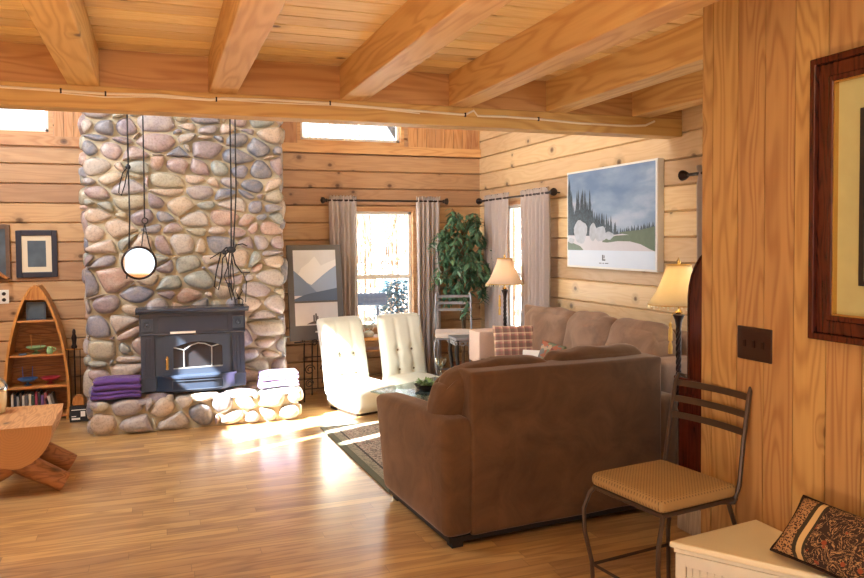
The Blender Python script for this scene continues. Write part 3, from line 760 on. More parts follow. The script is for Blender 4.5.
mb = MB(); mb.tube([(0, 0, 3.74), (.0, 0, .9), (.002, 0, .5), (-.01, 0, .2), (-.03, 0, .02)], .006, 6); mb.build('cord', 'black', rp)
mb = MB(); mb.sph((-.002, -.004, .905), .020, 10, 7, sc=(1, .8, 1.1)); mb.build('knot', 'black', rp)
mb = MB(); mb.tube([(0, 0, .91), (-.04, -.01, .86), (-.065, -.01, .77), (-.075, -.005, .70), (-.055, -.005, .68), (-.03, 0, .76), (-.005, 0, .88)], .0045, 6); mb.build('loop', 'black', rp)
rb = thing('rope_bundle', 'two black ropes ending in a tangled coil above the insert mantel', 'rope', (.6, 6.44, 1.42))
mb = MB(); mb.tube([(-.022, 0, 3.5), (-.022, 0, .5), (-.030, 0, .0)], .006, 6); mb.build('cord', 'black', rb)
mb = MB(); mb.tube([(.022, 0, 3.5), (.018, 0, .5), (-.012, 0, .02)], .006, 6); mb.build('cord', 'black', rb)
mb = MB()
mb.tube([(-.03, 0, .03), (-.07, -.01, .04), (-.11, 0, .0), (-.15, 0, -.15), (-.17, 0, -.28), (-.14, 0, -.31), (-.11, 0, -.2), (-.10, 0, -.05), (-.05, 0, .01)], .0055, 6)
mb.tube([(-.04, 0, .02), (-.055, 0, -.1), (-.05, 0, -.25), (-.025, 0, -.36), (-.01, 0, -.25), (-.02, 0, -.1), (-.03, 0, 0)], .005, 6)
mb.tube([(-.02, -.01, .0), (.01, -.02, .06), (.06, -.02, .07), (.1, 0, .05)], .006, 6)
mb.tube([(-.02, 0, .0), (.0, -.01, -.1), (.05, -.02, -.17), (.12, 0, -.17)], .006, 6)
mb.tube([(-.02, 0, .0), (-.04, 0, -.15), (-.03, 0, -.3), (.0, 0, -.42)], .0045, 6)
mb.tube([(.06, 0, -.17), (.09, 0, -.25), (.08, 0, -.42)], .004, 6)
mb.tube([(-.2, 0, -.05), (-.1, 0, .01), (-.02, 0, .02)], .0045, 6)
mb.tube([(-.08, -.01, .0), (-.06, -.01, -.12), (-.09, 0, -.2), (-.06, 0, -.27), (-.03, 0, -.4)], .0045, 6)
mb.build('tangle', 'black', rb)
mb = MB(); mb.sph((-.03, -.005, .02), .032, 10, 7, sc=(1.2, .7, .9)); mb.build('knot', 'black', rb)
for kc, kr_ in (((-.085, -.005, .0), .02), ((-.05, -.005, -.27), .017)):
    mb = MB(); mb.sph(kc, kr_, 8, 6); mb.build('knot', 'black', rb)

# ------------------------------------------------------------------ left of the chimney
# canoe bookcase
cb = thing('canoe_bookcase', 'canoe-shaped wooden bookcase standing upright against the log wall', 'bookcase', (-.985, 7.1, 0))
def hw(z): return .232*max(0, 1-(max(z-.15, 0)/1.0)**2.1)**.75 if z < 1.149 else 0
zz = [i*.05 for i in range(0, 23)]+[1.125, 1.145]
def hullstrip(sx, y0, y1, t, zl):
    vs = []; fs = []
    for z in zl:
        x = sx*(hw(z)*(1-.07*(.15-z)/.15 if z < .15 else 1))
        for (dx, y) in ((0, y0), (sx*t, y0), (sx*t, y1), (0, y1)): vs.append((x+dx, y, z))
    for i in range(len(zl)-1):
        for k in range(4): fs.append((i*4+k, i*4+(k+1) % 4, i*4+4+(k+1) % 4, i*4+4+k))
    fs += [(0, 1, 2, 3), tuple((len(zl)-1)*4+k for k in range(4))]
    return vs, fs
for sx in (-1, 1):
    mb = MB(); mb.add(*hullstrip(sx, 0, .26, .012, zz)); mb.build('hull_side', 'woodo', cb)
    mb = MB(); mb.add(*hullstrip(sx, -.018, .0, .02, zz)); mb.build('gunwale', 'woodo', cb)
mb = MB(); mb.add([(s_*hw(z), .255, z) for z in zz for s_ in (-1, 1)]+[(s_*hw(z), .262, z) for z in zz for s_ in (-1, 1)],
   [(2*i, 2*i+1, 2*i+3, 2*i+2) for i in range(len(zz)-1)]+[(2*len(zz)+2*i, 2*len(zz)+2*i+2, 2*len(zz)+2*i+3, 2*len(zz)+2*i+1) for i in range(len(zz)-1)])
mb.build('back_panel', 'logleg', cb, smooth=False)
shz = [.03, .285, .555, .848]
for z in shz:
    mb = MB(); a = hw(z)-.002; mb.box((-a, .0, z-.009), (a, .25, z+.009)); bevel(mb.build('shelf', 'woodx', cb, smooth=False), .003)
mb = MB(); mb.box((-.228, .22, .42), (.228, .235, .432)); mb.build('rear_rail', 'woodx', cb, smooth=False); mb = MB(); mb.box((-.16, .22, .70), (.16, .235, .71)); mb.build('rear_rail', 'woodx', cb, smooth=False)
mb = MB(); mb.prism([(-hw(1.03), 1.03), (hw(1.03), 1.03), (hw(1.1), 1.1), (0.008, 1.155), (-.008, 1.155), (-hw(1.1), 1.1)], -.01, .03, (0, 2, 1)); mb.build('bow_deck', 'woodo', cb, smooth=False)
# books
bcols = [(224, 216, 200, 'cream'), (40, 44, 60, 'navy'), (150, 150, 150, 'grey'), (70, 60, 58, 'dark brown'), (228, 226, 220, 'white'), (90, 90, 96, 'slate'),
         (214, 206, 190, 'ivory'), (60, 76, 66, 'dark green'), (150, 60, 84, 'crimson'), (48, 42, 50, 'black'), (120, 86, 140, 'violet'), (170, 96, 100, 'rose'), (44, 50, 62, 'blue-black'), (222, 214, 204, 'pale'), (110, 104, 100, 'taupe')]
names = ['first', 'second', 'third', 'fourth', 'fifth', 'sixth', 'seventh', 'eighth', 'ninth', 'tenth', 'eleventh', 'twelfth', 'thirteenth', 'fourteenth', 'fifteenth']
x = -.985-.205; rb2 = random.Random(3)
for i, (r_, g_, b_, nm) in enumerate(bcols):
    t = rb2.uniform(.016, .024); h = rb2.uniform(.17, .21); lean = .0 if i < 12 else .22
    if i >= 12: h *= .88
    bk = thing('book', '%s-spined book, %s from the left on the canoe bookcase bottom shelf' % (nm, names[i]), 'book', (x+t/2, 7.13, .0395), 0, 'books on the bottom shelf of the canoe bookcase')
    mt = plain('book_%s' % nm.replace(' ', '_'), srgb(r_, g_, b_), .6)
    mb = MB(); mb.box((-t/2, 0, 0), (t/2, .003, h)); mb.box((-t/2, 0, 0), (-t/2+.002, .14, h)); mb.box((t/2-.002, 0, 0), (t/2, .14, h)); mb.build('cover', mt, bk, smooth=False)
    mb = MB(); mb.box((-t/2+.002, .003, .003), (t/2-.002, .136, h-.003)); mb.build('pages', 'paper', bk, smooth=False)
    if lean: bk.rotation_euler = (0, -lean, 0); bk.location.x += .012
    x += t+.0025
def dish(name, mat, loc, label, r=.07, stems=False, cat='dish', stemmat='woodo'):
    t = thing(name, label, cat, loc)
    mb = MB(); mb.lathe([(.03, 0), (.032, .004), (.012, .012), (.012, .028), (r*.6, .034), (r, .055), (r, .060), (r*.55, .042), (0, .038)], 28); mb.build('bowl', mat, t, ang=50)
    if stems:
        for sx in (-1, 1):
            mb = MB(); mb.tube([(sx*r*.45, 0, .045), (sx*r*.5, 0, .16)], .0025, 5); mb.build('wire_hanger', stemmat, t)
    return t
zt = lambda z: z+.0095
dish('pedestal_dish', 'green', (-1.0, 7.2, zt(.555)), 'pale green footed dish with thin wires on the middle shelf of the canoe bookcase', .078, True)
dish('pedestal_dish', 'blue', (-1.07, 7.2, zt(.285)), 'blue footed dish on the lower shelf of the canoe bookcase', .078, True, stemmat='blue')
dish('pedestal_dish', 'red', (-.895, 7.2, zt(.285)), 'red footed dish on the lower shelf of the canoe bookcase', .078)
g = thing('small_pitcher', 'small pale green pitcher on the middle shelf right of the green dish', 'pitcher', (-.885, 7.12, zt(.555)))
mb = MB(); mb.lathe([(.018, 0), (.026, .01), (.03, .03), (.02, .05), (.024, .062), (.02, .06), (.016, .048), (0, .01)], 18); mb.build('body', 'green', g, ang=50)
mb = MB(); mb.tube([(.024, 0, .052), (.045, 0, .048), (.045, 0, .025), (.027, 0, .02)], .004, 6); mb.build('handle', 'green', g)
mb = MB(); mb.rbox((-.03, -.03, 0), (.03, .03, .012), .005, 2); o = mb.build('small_tray', 'iron2', loc=(-1.09, 7.13, zt(.555))); tag(o, 'small flat dark tray at the left end of the middle bookcase shelf', 'tray')
pf = thing('photo_frame', 'small silver framed picture standing on the top shelf of the canoe bookcase', 'photo frame', (-.985, 7.14, zt(.848)))
mb = MB()
mb.box((-.075, 0, 0), (-.06, .012, .15)); mb.box((.06, 0, 0), (.075, .012, .15)); mb.box((-.06, 0, 0), (.06, .012, .015)); mb.box((-.06, 0, .135), (.06, .012, .15)); mb.build('frame', 'iron2', pf, smooth=False)
mb = MB(); mb.box((-.06, .004, .015), (.06, .009, .135)); mb.build('picture', 'glassdark', pf, smooth=False)

# pictures on the back wall
def picture(name, label, x0, x1, z0, z1, fw, fm, mw, mm, art, y=YB, dep=.025):
    t = thing(name, label, 'picture', ((x0+x1)/2, y, (z0+z1)/2)); W, H = (x1-x0)/2, (z1-z0)/2
    mb = MB(); mb.box((-W, -dep, -H), (-W+fw, 0, H)); mb.box((W-fw, -dep, -H), (W, 0, H)); mb.box((-W+fw, -dep, -H), (W-fw, 0, -H+fw)); mb.box((-W+fw, -dep, H-fw), (W-fw, 0, H))
    bevel(mb.build('frame', fm, t, smooth=False), .004)
    if mm:
        mb = MB(); a, b = W-fw, H-fw; c, d = a-mw, b-mw
        mb.box((-a, -dep*.5, -b), (-c, -.002, b)); mb.box((c, -dep*.5, -b), (a, -.002, b)); mb.box((-c, -dep*.5, -b), (c, -.002, -d)); mb.box((-c, -dep*.5, d), (c, -.002, b)); mb.build('mat_board', mm, t, smooth=False)
    mb = MB(); mb.box((-W+fw, -dep*.4, -H+fw), (W-fw, -.003, H-fw)); mb.build('print', art, t, smooth=False)
    return t
picture('framed_picture', 'small picture in a blue-black frame with cream mat on the left log wall', -1.163, -.838, 1.21, 1.62, .045, 'navy', .045, 'mat', 'glassdark')
picture('framed_picture', 'rustic brown framed glass picture cut off by the left edge of the photo', -1.62, -1.205, 1.20, 1.67, .035, 'rustic', .0, None, 'glassdark', dep=.03)
mb = MB(); mb.box((-.06, -.05, -.012), (.06, 0, .012), mat=Matrix.Rotation(R(38), 4, 'Y')); o = mb.build('wall_bracket', 'woodo', loc=(-1.275, 7.399, 1.235), smooth=False)
bevel(o, .003); tag(o, 'small tilted tan wooden bracket on the wall below the rustic frame', 'bracket'); o.location = (-1.27, 7.368, 1.24); 
ot = thing('wall_outlet', 'white electrical outlet on the log wall left of the canoe bookcase', 'outlet', (-1.265, YB, 1.045))
mb = MB(); mb.rbox((-.038, -.006, -.06), (.038, 0, .06), .003, 2); mb.build('cover_plate', 'outlet', ot)
for dz in (-.026, .026):
    mb = MB(); mb.lathe([(.016, 0), (.016, .003), (0, .003)], 14, mat=Matrix.Translation((0, -.0055, dz)) @ Matrix.Rotation(PI/2, 4, 'X')); mb.build('socket', 'dark', ot)

# fire tools
ft = thing('fireplace_tool_stand', 'thin dark fireplace tool stand with figure finial between bookcase and chimney', 'fireplace tools', (-.70, 7.17, 0))
mb = MB(); mb.lathe([(.06, 0), (.06, .012), (.02, .02), (.006, .03)], 20); mb.build('base', 'bronze', ft, ang=40)
mb = MB(); mb.tube([(0, 0, .02), (0, 0, .60)], .006, 8); mb.build('pole', 'bronze', ft)
mb = MB(); mb.tube([(-.07, 0, .585), (.07, 0, .585)], .005, 6); mb.sph((-.07, 0, .585), .009, 8, 6); mb.sph((.07, 0, .585), .009, 8, 6); mb.build('crossbar', 'brass', ft)
for x in (-.045, .045):
    mb = MB(); mb.tube([(x, 0, .585), (x, -.01, .56), (x, -.01, .14)], .0035, 6); mb.box((x-.014, -.018, .06), (x+.014, -.004, .15)); mb.build('fire_tool', 'bronze', ft)
mb = MB(); mb.lathe([(.022, .595), (.026, .61), (.014, .63), (.018, .66), (.022, .69), (.012, .72), (.014, .735), (.010, .755), (0, .765)], 14); mb.build('finial', 'bronze', ft, ang=50)
bxk = thing('black_box', 'black printed cardboard box on the floor at the left foot of the hearth', 'box', (-.655, 6.98, 0))
mb = MB(); mb.box((-.07, -.05, 0), (.07, .05, .135)); bevel(mb.build('carton', 'black', bxk, smooth=False), .003)
mb = MB(); mb.box((.015, -.0512, .045), (.05, -.05, .09)); mb.box((-.055, -.0512, .02), (.01, -.05, .035)); mb.box((-.055, -.0512, .045), (-.02, -.05, .052)); mb.box((-.055, -.0512, .1), (.055, -.05, .106)); mb.build('printed_label', 'paper', bxk, smooth=False)
mb = MB(); mb.prism([(-.05, 0), (.045, 0), (.04, .06), (.015, .085), (-.02, .085), (-.045, .06)], -.03, .03, (0, 2, 1)); o = mb.build('wooden_block', 'woodo', loc=(-.655, 6.98, .136), smooth=False); bevel(o, .008, 3)
tag(o, 'rounded honey-coloured wooden block on top of the black box', 'block')

# log bench (half log, cut end towards camera)
lb = thing('log_bench', 'rustic half-log bench with splayed log legs at the left', 'bench', (-.83, 4.97, 0))
pr = [(.215, .42)]+[(.215*math.cos(-PI*t/14)*1.0, .42+.03*0-.245*math.sin(PI*t/14)) for t in range(1, 14)]+[(-.215, .42)]
mb = MB(); n = len(pr); vs = []; NY = 12
for j in range(NY+1):
    y = .66*j/NY
    for (a, b) in pr:
        e = mnoise.noise(Vector((a*6, y*5, b*6)))*.012; vs.append((a*(1-.03*j/NY)+e, y, b+e*(0 if b > .41 else 1)))
fs = []; mi = []
for j in range(NY):
    for k in range(n): fs.append((j*n+k, j*n+(k+1) % n, (j+1)*n+(k+1) % n, (j+1)*n+k))
mb.add(vs, fs, 0); mb.add([vs[k] for k in range(n)], [tuple(range(n))], 1); mb.add([vs[NY*n+k] for k in range(n)], [tuple(reversed(range(n)))], 1)
mb.build('seat', ['log', 'logend'], lb, ang=50)
for (y, sx) in ((.10, 1), (.52, 1), (.12, -1), (.54, -1)):
    mb = MB(); L = [(sx*-.06, y, .25), (sx*.08, y, .155), (sx*.26, y+.01, .035)]
    vs = []
    mb.tube([Vector(L[0]), Vector(L[1]), Vector(L[2])], [.066, .066, .064], 18)
    # cut the foot flat on the floor
    mb.v = [(a, b, max(c, 0.0)) for a, b, c in mb.v]
    mb.build('leg', 'logleg', lb, ang=50)
cn = thing('cream_canister', 'cream canister with a round chrome lid at the far left edge beside the bench top', 'canister', (-1.0, 5.45, .42))
mb = MB(); mb.lathe([(.045, 0), (.058, .01), (.066, .06), (.07, .14), (.068, .15)], 28); mb.build('body', 'cream', cn, ang=50)
mb = MB(); mb.lathe([(.074, .15), (.076, .16), (.074, .175), (.055, .215), (.03, .235), (0, .24)], 28); mb.build('lid', 'chrome', cn, ang=50)

# ------------------------------------------------------------------ easel with poster
es = thing('display_easel', 'black wrought iron scroll easel holding the grey framed poster', 'easel', (1.39, 7.02, 0), .0)
mb = MB()
for sx in (-1, 1):
    mb.tube([(sx*.13, -.04, .0), (sx*.12, 0, .45), (sx*.09, .07, 1.0), (sx*.06, .10, 1.42)], .007, 8)
mb.build('front_leg', 'bronze', es)
mb = MB(); mb.tube([(0, .26, 0), (0, .20, .8), (0, .12, 1.36)], .007, 8); mb.build('rear_leg', 'bronze', es)
mb = MB()
def scroll(cx, cz, r, s_, y=-.03, turns=1.6):
    mb.tube([(cx+s_*r*(1-.7*t)*math.cos(2*PI*turns*t), y, cz+r*(1-.7*t)*math.sin(2*PI*turns*t)) for t in np.linspace(0, 1, 26)], .005, 6)
scroll(-.075, .30, .05, 1); scroll(.075, .30, .05, -1); scroll(-.08, .17, .04, 1); scroll(.08, .17, .04, -1)
scroll(-.03, .555, .03, 1, -.055); scroll(.03, .555, .03, -1, -.055)
mb.tube([(-.13, -.03, .42), (.13, -.03, .42)], .005, 6); mb.tube([(0, -.03, .12), (0, -.03, .42), (0, -.055, .56)], .005, 6); mb.tube([(-.13, -.03, .12), (.13, -.03, .12)], .005, 6); mb.build('scrollwork', 'bronze', es)
mb = MB(); mb.tube([(-.22, -.05, .565), (.22, -.05, .565)], .008, 8); mb.tube([(-.15, 0, .565), (-.15, -.075, .565), (-.15, -.08, .59)], .006, 6); mb.tube([(.15, 0, .565), (.15, -.075, .565), (.15, -.08, .59)], .006, 6); mb.build('ledge', 'bronze', es)
ps = thing('framed_poster', 'grey framed poster of snowy mountains above a lake castle, leaning on the easel', 'poster', (1.395, 6.985, .578))
ps.rotation_euler = (R(-7), 0, R(3))
W, H = .262, .90
mb = MB(); mb.box((-W, 0, 0), (W, .02, H)); bevel(mb.build('frame', 'greyframe', ps, smooth=False), .004)
cols = [plain('poster_cloud', srgb(206, 210, 216), .5, nz=.12, nscale=9), plain('poster_snow', srgb(222, 226, 230), .5), plain('poster_far_ridge', srgb(148, 166, 192), .5), plain('poster_mid_ridge', srgb(116, 138, 168), .5),
        plain('poster_near_ridge', srgb(84, 104, 130), .5), plain('poster_water', srgb(206, 206, 208), .5, nz=.08, nscale=14), plain('poster_island', srgb(86, 84, 82), .5), plain('poster_blue', srgb(132, 156, 190), .5, nz=.1)]
mb = MB()
def quad(a, b, c, d, mi, y=-.001): mb.add([(a, y, b), (c, y, b), (c, y, d), (a, y, d)], [(0, 1, 2, 3)], mi)
def pol(pts, mi, y): mb.add([(p[0], y, p[1]) for p in pts], [tuple(range(len(pts)))], mi)
ix = .205
quad(-ix, .37, ix, .85, 0)
pol([(-ix, .55), (-.13, .68), (-.06, .73), (0, .79), (.06, .70), (.1, .72), (ix, .76), (ix, .5), (-ix, .5)], 1, -.0015)
pol([(-ix, .60), (-.12, .56), (-.04, .52), (.06, .60), (.14, .66), (ix, .70), (ix, .42), (-ix, .42)], 2, -.002)
pol([(-ix, .66), (-.14, .60), (-.02, .48), (.04, .42), (-ix, .42)], 3, -.0025)
pol([(-ix, .37), (ix, .37), (ix, .485), (.12, .47), (.0, .45), (-.1, .43), (-ix, .39)], 4, -.003)
quad(-ix, .14, ix, .352, 5)
pol([(-.10, .15), (.06, .155), (.04, .17), (.02, .18), (-.04, .175), (-.07, .165)], 6, -.0015)
for (a, b, h) in ((-.035, -.02, .235), (-.015, .0, .25), (.002, .014, .225), (.03, .038, .205)): quad(a, .17, b, h, 6, -.002)
mb.build('print', cols, ps, smooth=False)
mb = MB(); mb.box((-.02, -.004, .07), (.02, 0, .085)); mb.build('nameplate', 'paper', ps, smooth=False)

# ------------------------------------------------------------------ curtains and rods
def curtain(name, label, p0, p1, z0, z1, amp, folds, out, seed=0, group=None, ruff=.045):
    """gathered panel between p0 and p1 (xy), out = unit vector into the room"""
    p0 = Vector(p0+(0,)); p1 = Vector(p1+(0,)); L = (p1-p0).length; u = (p1-p0)/L; o_ = Vector(out+(0,))
    c = (p0+p1)/2; NX, NZ = 90, 34; vs = []; rn = random.Random(seed)
    ph = [rn.uniform(0, 6) for _ in range(4)]
    for j in range(NZ+1):
        t = j/NZ; z = z0+(z1+ruff-z0)*t
        g = .55+.45*math.cos(min(1, max(0, (z1-z)/.5))*PI/2)**.5 if False else 1
        wd = 1-.10*math.sin(PI*t*.9)
        a_ = amp*(.45 if z > z1-.03 else 1)*(1-.15*t)
        for i in range(NX+1):
            s_ = i/NX; x = (s_-.5)*L*wd
            d = a_*math.sin(2*PI*folds*(s_+.015*math.sin(5*t+ph[0]))+ph[1])+a_*.4*math.sin(2*PI*folds*.47*s_+ph[2]+t*1.3)
            if z > z1+.005: d = amp*.6*math.sin(2*PI*folds*2.3*s_+ph[3]); 
            zz_ = z+(.008*math.sin(2*PI*folds*1.7*s_+ph[2]) if j == NZ else 0)
            q = u*x+o_*d; vs.append((q.x, q.y, zz_))
    fs = [(j*(NX+1)+i, j*(NX+1)+i+1, (j+1)*(NX+1)+i+1, (j+1)*(NX+1)+i) for j in range(NZ) for i in range(NX)]
    mb = MB(); mb.add(vs, fs); ob = mb.build(name, 'curtain', loc=(c.x, c.y, 0), ang=80)
    md = ob.modifiers.new('cloth', 'SOLIDIFY'); md.thickness = .003; md.offset = 0
    tag(ob, label, 'curtain', group); return ob
ZR = 1.905
curtain('curtain', 'taupe curtain hanging at the left side of the back window', (1.575, 7.27), (1.865, 7.27), .03, ZR, .026, 5, (0, -1), 1)
curtain('curtain', 'taupe curtain hanging at the right side of the back window beside the ficus', (2.475, 7.27), (2.75, 7.27), .03, ZR, .026, 5, (0, -1), 2)
curtain('curtain', 'taupe curtain in the corner behind the far lamp', (3.135, 7.06), (3.135, 6.48), .03, ZR, .024, 7, (-1, 0), 3)
curtain('curtain', 'taupe curtain beside the golf picture, behind the sofa end', (3.135, 6.22), (3.135, 5.68), .03, ZR, .024, 7, (-1, 0), 4)
curtain('curtain', 'narrow taupe curtain at right of the golf picture beside the panelled wall', (3.135, 3.82), (3.135, 3.56), .03, ZR, .024, 4, (-1, 0), 5)
def rod(label, a, b, brk):
    a, b = Vector(a), Vector(b); c = (a+b)/2
    t = thing('curtain_rod', label, 'curtain rod', c)
    mb = MB(); mb.tube([a-c, b-c], .010, 10); mb.build('pole', 'bronze', t)
    d = (b-a).normalized()
    for e, sg in ((a, -1), (b, 1)):
        mb = MB(); q = e-c; mb.tube([q, q+d*sg*.012, q+d*sg*.02, q+d*sg*.035, q+d*sg*.055, q+d*sg*.07], [.012, .02, .014, .030, .034, .010], 14); mb.build('finial', 'bronze', t)
        mb = MB(); q = e-c+d*(-sg)*.03; mb.tube([q, q+Vector(brk)], .006, 8); mb.build('bracket', 'bronze', t)
rod('dark bronze curtain rod over the back wall window', (1.565, 7.27, ZR), (2.765, 7.27, ZR), (0, .128, 0))
rod('dark bronze curtain rod over the corner side window', (3.135, 7.12, ZR+.0), (3.135, 5.66, ZR), (.106, 0, 0))
rod('dark bronze curtain rod beside the panelled wall, its end right of the golf picture', (3.135, 3.90, ZR), (3.135, 2.5, ZR), (.106, 0, 0))

# wood table + lantern under the window
tb = thing('window_table', 'plain honey-wood table under the back window holding the lantern', 'table', (2.02, 7.06, 0))
mb = MB(); mb.box((-.22, -.12, .55), (.22, .14, .578)); bevel(mb.build('tabletop', 'woodx', tb, smooth=False), .004)
for sx in (-1, 1):
    for sy in (-1, 1):
        mb = MB(); mb.box((sx*.19-.018, .01+sy*.10-.018, 0), (sx*.19+.018, .01+sy*.10+.018, .55)); mb.build('leg', 'woodo', tb, smooth=False)
mb = MB(); mb.box((-.2, -.1, .44), (.2, .12, .455)); mb.box((-.2, -.1, .14), (.2, .12, .155)); mb.build('shelf', 'woodx', tb, smooth=False)
ln = thing('lantern', 'small white metal lantern with glass chimney on the table at the window', 'lantern', (1.905, 7.05, .578)); ln.scale = (1.35, 1.35, 1.35)
mb = MB(); mb.lathe([(.035, 0), (.04, .008), (.038, .03), (.02, .04)], 20); mb.build('base', 'white', ln, ang=40)
mb = MB(); mb.lathe([(.02, .04), (.03, .06), (.03, .09), (.018, .11)], 20); mb.build('glass', 'clear', ln, ang=60)
mb = MB(); mb.lathe([(.022, .108), (.034, .112), (.02, .128), (.012, .145), (0, .148)], 20); mb.build('cap', 'white', ln, ang=40)
mb = MB(); mb.tube([(.04*math.cos(t), 0, .10+.09*math.sin(t)) for t in np.linspace(-.7, PI+.7, 20)], .0025, 5)
mb.build('wire_bail', 'white', ln)

# ------------------------------------------------------------------ white slipper chairs
def slipper(loc, rz, label):
    t = thing('slipper_chair', label, 'chair', loc, rz, 'cream tufted low lounge chairs')
    w = .225
    def bfn(q, u):
        # q local about centre of block: x width, y depth (-y front), z height
        f = max(0, -u[1])
        bx_, bz_ = (-.075, .075), (.02, -.16)
        dd = 0
        for bx in bx_:
            for bz in bz_: dd += .030*math.exp(-(((q.x-bx)/.030)**2+((q.z-bz)/.035)**2))
            dd += .010*math.exp(-((q.x-bx)/.018)**2)*(1 if abs(u[2]) < .95 else .3)
        for bz in bz_: dd += .004*math.exp(-((q.z-bz)/.02)**2)
        q.y += dd*f
        # lean back and flare
        q.y += .16*((u[2]+1)/2)**1.2
        return q
    mb = MB(); mb.rbox((-w, .40, .10), (w, .53, .80), .05, 4, (0, .012, 0), div=26, fn=bfn); mb.build('backrest', 'tuft', t, ang=80)
    for bx in (-.075, .075):
        for bz in (.47, .29):
            k = (bz-.10)/.70
            mb = MB(); mb.sph((bx, .415+.16*k**1.2, bz), .011, 10, 6, sc=(1, .6, 1)); mb.build('button', 'button', t)
    def sfn(q, u):
        q.z += .012*math.cos(u[0]*1.2)*(1 if u[2] > 0 else 0); return q
    mb = MB(); mb.rbox((-w, -.02, .02), (w, .50, .235), .055, 4, (0, 0, .012), div=8, fn=sfn); mb.build('seat', 'tuft', t, ang=80)
    mb = MB(); mb.box((-w+.03, .02, 0), (w-.03, .46, .03)); mb.build('base', 'dark', t, smooth=False)
    return t
slipper((1.547+.95*.225, 6.20+.31*.225, 0), R(18), 'cream button-tufted low chair beside the easel, in the sun')
slipper((2.275, 6.32, 0), R(10), 'cream button-tufted low chair in front of the back window by the right curtain')

# ------------------------------------------------------------------ rug and coffee table
rg = MB(); rg.rbox((-.60, -.86, .0), (.60, .86, .012), .005, 2, div=4)
o = rg.build('area_rug', 'rug', loc=(1.83, 5.12, .0), rz=R(2.2)); tag(o, 'grey and tan patterned area rug under the coffee table', 'rug')
ct = thing('coffee_table', 'low glass-topped coffee table between the cream chairs and the loveseat', 'coffee table', (1.86, 5.17, .012), R(29))
mb = MB(); mb.rbox((-.36, -.26, .40), (.36, .26, .412), .004, 2, div=2); mb.build('tabletop', 'tableglass', ct)
mb = MB()
mb.box((-.14, -.10, .385), (.24, .10, .399)); mb.build('frame', 'iron2', ct, smooth=False)
for (ax_, ay_) in ((-.02, .06), (-.02, -.06), (.2, .06), (.2, -.06)):
    mb = MB(); mb.tube([(ax_+.03, ay_*1.3, .0), (ax_, ay_, .39)], .014, 10); mb.build('leg', 'iron2', ct)
zc = .012+.412
gb = thing('glass_goblet', 'clear glass goblet on the coffee table near the loveseat cushion', 'goblet', (2.054, 5.46, zc))
mb = MB(); mb.lathe([(.035, 0), (.036, .004), (.006, .012), (.006, .08), (.02, .095), (.042, .13), (.046, .165), (.043, .165), (.038, .13), (.015, .1), (0, .098)], 24); mb.build('bowl_and_stem', 'clear', gb, ang=60)
pl = thing('planter_bowl', 'small bowl of trailing greenery on the coffee table', 'plant', (1.80, 5.09, zc))
mb = MB(); mb.lathe([(.04, 0), (.07, .02), (.085, .045), (.08, .048), (.06, .035), (0, .03)], 24); mb.build('bowl', 'bronze', pl, ang=50)
mb = MB(); rl = random.Random(5)
def leaf(mb, p, d, n_, L, Wd, mi=0):
    d = Vector(d).normalized(); n_ = Vector(n_); s_ = d.cross(n_)
    if s_.length < 1e-4: s_ = d.orthogonal()
    s_.normalize(); n2 = s_.cross(d); p = Vector(p)
    vs = [p, p+d*L*.35+s_*Wd-n2*Wd*.25, p+d*L*.35, p+d*L*.35-s_*Wd-n2*Wd*.25, p+d*L*.75+s_*Wd*.6-n2*L*.08, p+d*L*.75-n2*L*.05, p+d*L*.75-s_*Wd*.6-n2*L*.08, p+d*L-n2*L*.16]
    mb.add(vs, [(0, 1, 2), (0, 2, 3), (1, 4, 5, 2), (2, 5, 6, 3), (4, 7, 5), (5, 7, 6)], mi)
for k in range(90):
    a = rl.uniform(0, 2*PI); r_ = rl.uniform(0, .07); leaf(mb, (r_*math.cos(a), r_*math.sin(a), .035+rl.uniform(0, .03)), (math.cos(a), math.sin(a), rl.uniform(-.1, 1.1)), (0, 0, 1), rl.uniform(.03, .055), .009)
mb.build('foliage', 'leaf2', pl, smooth=False)

# ------------------------------------------------------------------ ficus
fc = thing('potted_ficus', 'tall leafy green ficus tree in a pot in the room corner', 'plant', (2.88, 7.02, 0))
mb = MB(); mb.lathe([(.10, 0), (.13, .22), (.14, .26), (.125, .26), (.11, .23), (0, .22)], 28); mb.build('pot', 'pot', fc, ang=40)
rl = random.Random(8); tr = MB(); lf = MB()
trunk = [(0, 0, .2), (.01, 0, .6), (-.02, .01, 1.0), (0, 0, 1.35), (.0, 0, 1.62)]
tr.tube(trunk, [.018, .016, .013, .009, .004], 8); tr.tube([(0, 0, .22), (.03, .01, .6), (.03, -.02, 1.0), (.06, -.03, 1.35)], [.012, .011, .009, .004], 8)
cx_, cy_ = -.03, -.06
for k in range(60):
    z0 = rl.uniform(.84, 1.64); a = rl.uniform(0, 2*PI)
    env = math.sin(PI*min(1, max(0.02, (z0-.66)/1.25)))**.6
    rr = (.34 if z0 < 1.4 else .27)*env*rl.uniform(.55, 1.0)
    end = (cx_+rr*math.cos(a), cy_+rr*.8*math.sin(a), z0+rl.uniform(.02, .2))
    mid = (end[0]*.5, end[1]*.5, z0+.12)
    tip = (end[0]*1.06, end[1]*1.06, end[2]-rl.uniform(.08, .18))
    path = [(0, 0, z0-.05), mid, end, tip]; tr.tube(path, [.005, .004, .003, .0015], 5)
    P = [Vector(p) for p in path]
    for q in range(20):
        s_ = rl.uniform(.35, 2.99); i = int(s_); f = s_-i; p = P[i].lerp(P[i+1], f)
        aa = rl.uniform(0, 2*PI); d = Vector((math.cos(aa), math.sin(aa), rl.uniform(-1.5, .1)))
        leaf(lf, p+Vector((rl.uniform(-.02, .02), rl.uniform(-.02, .02), rl.uniform(-.02, .02))), d, (0, 0, 1), rl.uniform(.075, .105), rl.uniform(.017, .024))
lf.v = [(min(a, .30), min(b, .34), max(c, .55)) for a, b, c in lf.v]
